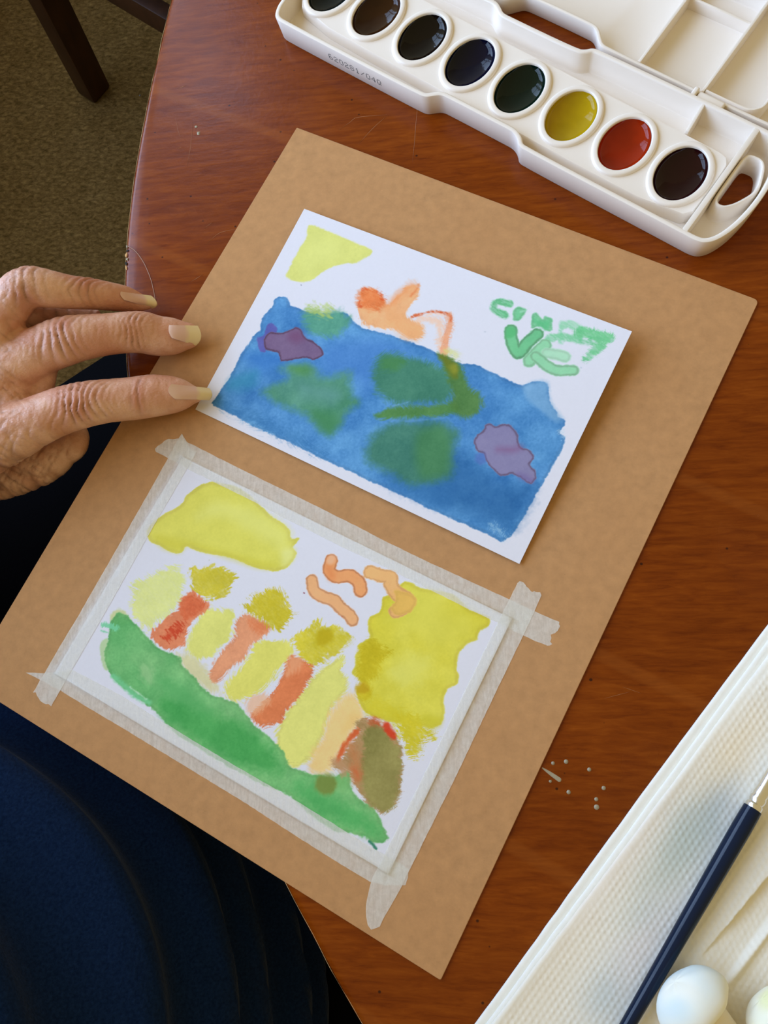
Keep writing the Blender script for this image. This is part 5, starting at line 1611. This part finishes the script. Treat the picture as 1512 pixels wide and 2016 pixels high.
    r = np.clip(redness * 0.7 + 0.5 * vnoise(X, Y, 7, 89), 0, 0.8)[:, None]
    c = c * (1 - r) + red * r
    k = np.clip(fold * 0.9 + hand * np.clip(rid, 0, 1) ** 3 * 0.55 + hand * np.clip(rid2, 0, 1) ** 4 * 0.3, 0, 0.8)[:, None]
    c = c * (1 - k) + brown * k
    spots = np.clip((vnoise(X, Y, 5.5, 91) - 0.62) * 4, 0, 0.5)[:, None] * hand[:, None]
    c = c * (1 - spots) + brown * spots
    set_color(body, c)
    body.polygons.foreach_set('use_smooth', [True] * len(body.polygons))
    body.materials.clear()
    bvh = BVHTree.FromPolygons([tuple(p) for p in co2], [tuple(p.vertices) for p in body.polygons])
    hand_o = part('body', body, MT['skin'], root)
    hand_o['label'] = 'wrinkled suntanned left hand and arm'

    # nails: curved plates seated on the fingertips
    def nail(corners, lift, free_from):
        """corners: base-left, tip-left, tip-right, base-right in the photograph; grid is dropped on the skin"""
        n, m = 15, 11
        H = homog([(0, 0), (1, 0), (1, 1), (0, 1)], corners)
        P = np.zeros((n, m, 3))
        ok = np.zeros((n, m), bool)
        org = Vector((0, 0, TZ + HC))
        for i, s in enumerate(np.linspace(0, 1, n)):
            for j, t in enumerate(np.linspace(0, 1, m)):
                # rounded cuticle, rounded tip
                ss = s
                bow = 0.22 * (1 - (2 * t - 1) ** 2)
                ss = s * (1 + 0.10 * bow / 0.22) - (1 - s) * bow * 0.5
                w = H @ np.array([ss, t, 1.0])
                x, y = w[0] / w[2], w[1] / w[2]
                d = (px_mm(x, y, 0) - org).normalized()
                hit = bvh.ray_cast(org, d)
                if hit[0] is not None and hit[0].z > TZ - 0.02:
                    P[i, j] = hit[0]
                    ok[i, j] = True
                else:
                    P[i, j] = px_mm(x, y, 6.5)
        # smooth the seat so the plate is clean: fit a quadratic surface in z
        Sg, Tg = np.meshgrid(np.linspace(0, 1, n), np.linspace(-1, 1, m), indexing='ij')
        A = np.stack([np.ones_like(Sg), Sg, Tg, Sg * Sg, Sg * Tg, Tg * Tg], -1)
        zz = P[..., 2]
        wt = ok & (np.abs(Tg) < 0.85)
        cf = np.linalg.lstsq(A[wt], zz[wt], rcond=None)[0]
        if cf[5] > -0.0006:
            cf[5] = -0.0006
        zf = A @ cf
        # move along the ray to the fitted height
        O3 = np.array(org)
        k = (zf + lift / 1000 - O3[2]) / (P[..., 2] - O3[2])
        P = O3 + (P - O3) * k[..., None]
        low = P.copy()
        low[..., 2] -= 0.0007
        col = np.empty((n, m, 3))
        pink = np.array([0.74, 0.46, 0.36])
        moon = np.array([0.80, 0.55, 0.45])
        tip = np.array([0.80, 0.61, 0.32])
        f = np.clip((Sg - free_from + 0.04 * Tg ** 2) / 0.05, 0, 1)[..., None]
        mo = np.clip((0.22 - Sg) / 0.2, 0, 1)[..., None]
        col[:] = pink
        col = col * (1 - mo) + moon * mo
        col = col * (1 - f) + tip * f
        me = grid_mesh('fingernail', P)
        # side skirt
        per = np.concatenate([P[0, :], P[1:, -1], P[-1, -2::-1], P[-2:0:-1, 0]])
        lo = np.concatenate([low[0, :], low[1:, -1], low[-1, -2::-1], low[-2:0:-1, 0]])
        V, F = loft([per, lo], True)
        k0 = n * m
        verts = [tuple(v.co) for v in me.vertices] + V
        faces = [tuple(p.vertices) for p in me.polygons] + [tuple(i + k0 for i in q) for q in F]
        D.meshes.remove(me)
        cp = np.concatenate([col[0, :], col[1:, -1], col[-1, -2::-1], col[-2:0:-1, 0]])
        me = mesh('fingernail', verts, faces)
        set_color(me, np.concatenate([col.reshape(-1, 3), cp, cp]))
        bm = bmesh.new()
        bm.from_mesh(me)
        bmesh.ops.recalc_face_normals(bm, faces=bm.faces[:])
        if sum(f.normal.z * f.calc_area() for f in bm.faces) < 0:
            bmesh.ops.reverse_faces(bm, faces=bm.faces[:])
        bm.to_mesh(me)
        bm.free()
        o = link('fingernail', me, MT['nail'])
        centred(me, root_loc(root))
        o.parent = hand_o
    nail([(333, 640), (389, 641), (384, 679), (338, 665)], 0.75, 0.70)
    nail([(238, 574), (298, 582), (299, 606), (244, 590)], 0.6, 0.80)
    nail([(338, 756), (412, 764), (411, 787), (344, 785)], 0.5, 0.62)

    # sweater: torso and left sleeve
    F3 = np.array([0.86, 0.51, 0])
    S3 = np.array([-0.51, 0.86, 0])
    th = np.linspace(0, 2 * np.pi, 160, endpoint=False)
    loops = []
    for z, cx, cy, rf, rs in ((0.47, -0.300, -0.182, 0.150, 0.185), (0.50, -0.285, -0.175, 0.162, 0.190), (0.56, -0.268, -0.165, 0.166, 0.186), (0.62, -0.257, -0.160, 0.168, 0.178), (0.68, -0.256, -0.160, 0.166, 0.172), (0.73, -0.268, -0.167, 0.158, 0.172),
                              (0.80, -0.295, -0.183, 0.140, 0.175), (0.88, -0.330, -0.205, 0.125, 0.182), (0.95, -0.350, -0.215, 0.115, 0.185), (1.00, -0.362, -0.222, 0.100, 0.165), (1.03, -0.368, -0.226, 0.080, 0.11), (1.045, -0.370, -0.227, 0.065, 0.075)):
        loops.append((z, cx, cy, rf, rs))
    Lp = np.array(loops)
    zs = np.linspace(Lp[0, 0], Lp[-1, 0], 120)
    rings = []
    for z in zs:
        cx, cy, rf, rs = (np.interp(z, Lp[:, 0], Lp[:, i]) for i in range(1, 5))
        ring = np.array([cx, cy, z]) + rf * np.cos(th)[:, None] * F3 + rs * np.sin(th)[:, None] * S3
        out = (ring - np.array([cx, cy, z]))
        out /= np.linalg.norm(out, axis=1)[:, None]
        # soft folds hanging round the waist
        a = th
        tilt = z + 0.05 * np.cos(a - 0.3)
        wv = 0.006 * np.array([mnoise.noise(Vector((math.cos(q) * 1.5, math.sin(q) * 1.5, 4))) for q in a])
        tl_ = tilt + wv
        fo = 0.0
        for z0, wd, am in ((0.835, 0.012, 0.014), (0.795, 0.010, 0.014), (0.762, 0.008, 0.012), (0.742, 0.007, 0.010), (0.712, 0.008, 0.012), (0.675, 0.010, 0.010), (0.625, 0.013, 0.010), (0.575, 0.014, 0.009)):
            fo = fo + am * np.exp(-((tl_ - z0) / wd) ** 2)
        fo = fo * np.clip(0.75 + 0.5 * np.cos(a + 0.2), 0.15, 1) + 0.004 * np.array([mnoise.noise(Vector((math.cos(q) * 2.2, math.sin(q) * 2.2, z * 9))) for q in a])
        rings.append(ring + out * fo[:, None])
    V, F = loft(rings, True, True, True)
    # sleeve
    sh = np.array([-0.362, -0.222, 0.955]) + S3 * 0.17
    el = np.array([-0.455, 0.045, 0.735])
    wr = np.array(px_mm(-330, 940, 8))
    sl = sweep([sh, sh * 0.5 + el * 0.5, el, el * 0.5 + wr * 0.5, wr], [0.072, 0.062, 0.056, 0.047, 0.040], 70, 28, 1.0)
    rsl = sweep([np.array([-0.362, -0.222, 0.955]) - S3 * 0.17, (-0.30, -0.46, 0.80), (-0.27, -0.48, 0.70), (-0.18, -0.46, 0.66)], [0.072, 0.062, 0.056, 0.045], 60, 28, 1.0)
    part('sweater', solid('sweater', join_arrays([(V, F), sl, rsl]), 70), MT['navy'], root)
    # trousers: thighs under the table, shins down to the floor
    hip = np.array([-0.33, -0.20, 0.47])
    bits = []
    for s, kn in ((1, (-0.095, 0.235, 0.53)), (-1, (0.10, -0.06, 0.53))):
        h0 = hip + S3 * (0.178 if s > 0 else -0.10) + np.array([0, 0, 0.04])
        kn = np.array(kn)
        ft = kn + np.array([-0.02, -0.01, -0.49])
        bits.append(sweep([h0, h0 * 0.5 + kn * 0.5, kn], [0.125, 0.122, 0.090], 40, 28, 0.95))
        bits.append(sweep([kn, kn * 0.5 + ft * 0.5 + np.array([0, 0, 0]), ft], [0.064, 0.058, 0.046], 40, 28, 1.0, up=(1, 0, 0)))
    bits.append(sweep([hip - S3 * 0.13, hip, hip + S3 * 0.13], [0.11, 0.125, 0.11], 20, 28, 0.85))
    part('trousers', solid('trousers', join_arrays(bits), 70), MT['black'], root)


MT['towel'] = make_vcol('paper towel', 0.95, 0.05, 1400, 0.25, 0.0002)

build_setting()
build_table()
build_chair()
build_board()
build_cards()
build_tapes()
build_paint_box()
build_towel()
build_brush()
build_daubers()
build_hair()
build_person()
bpy.context.view_layer.update()
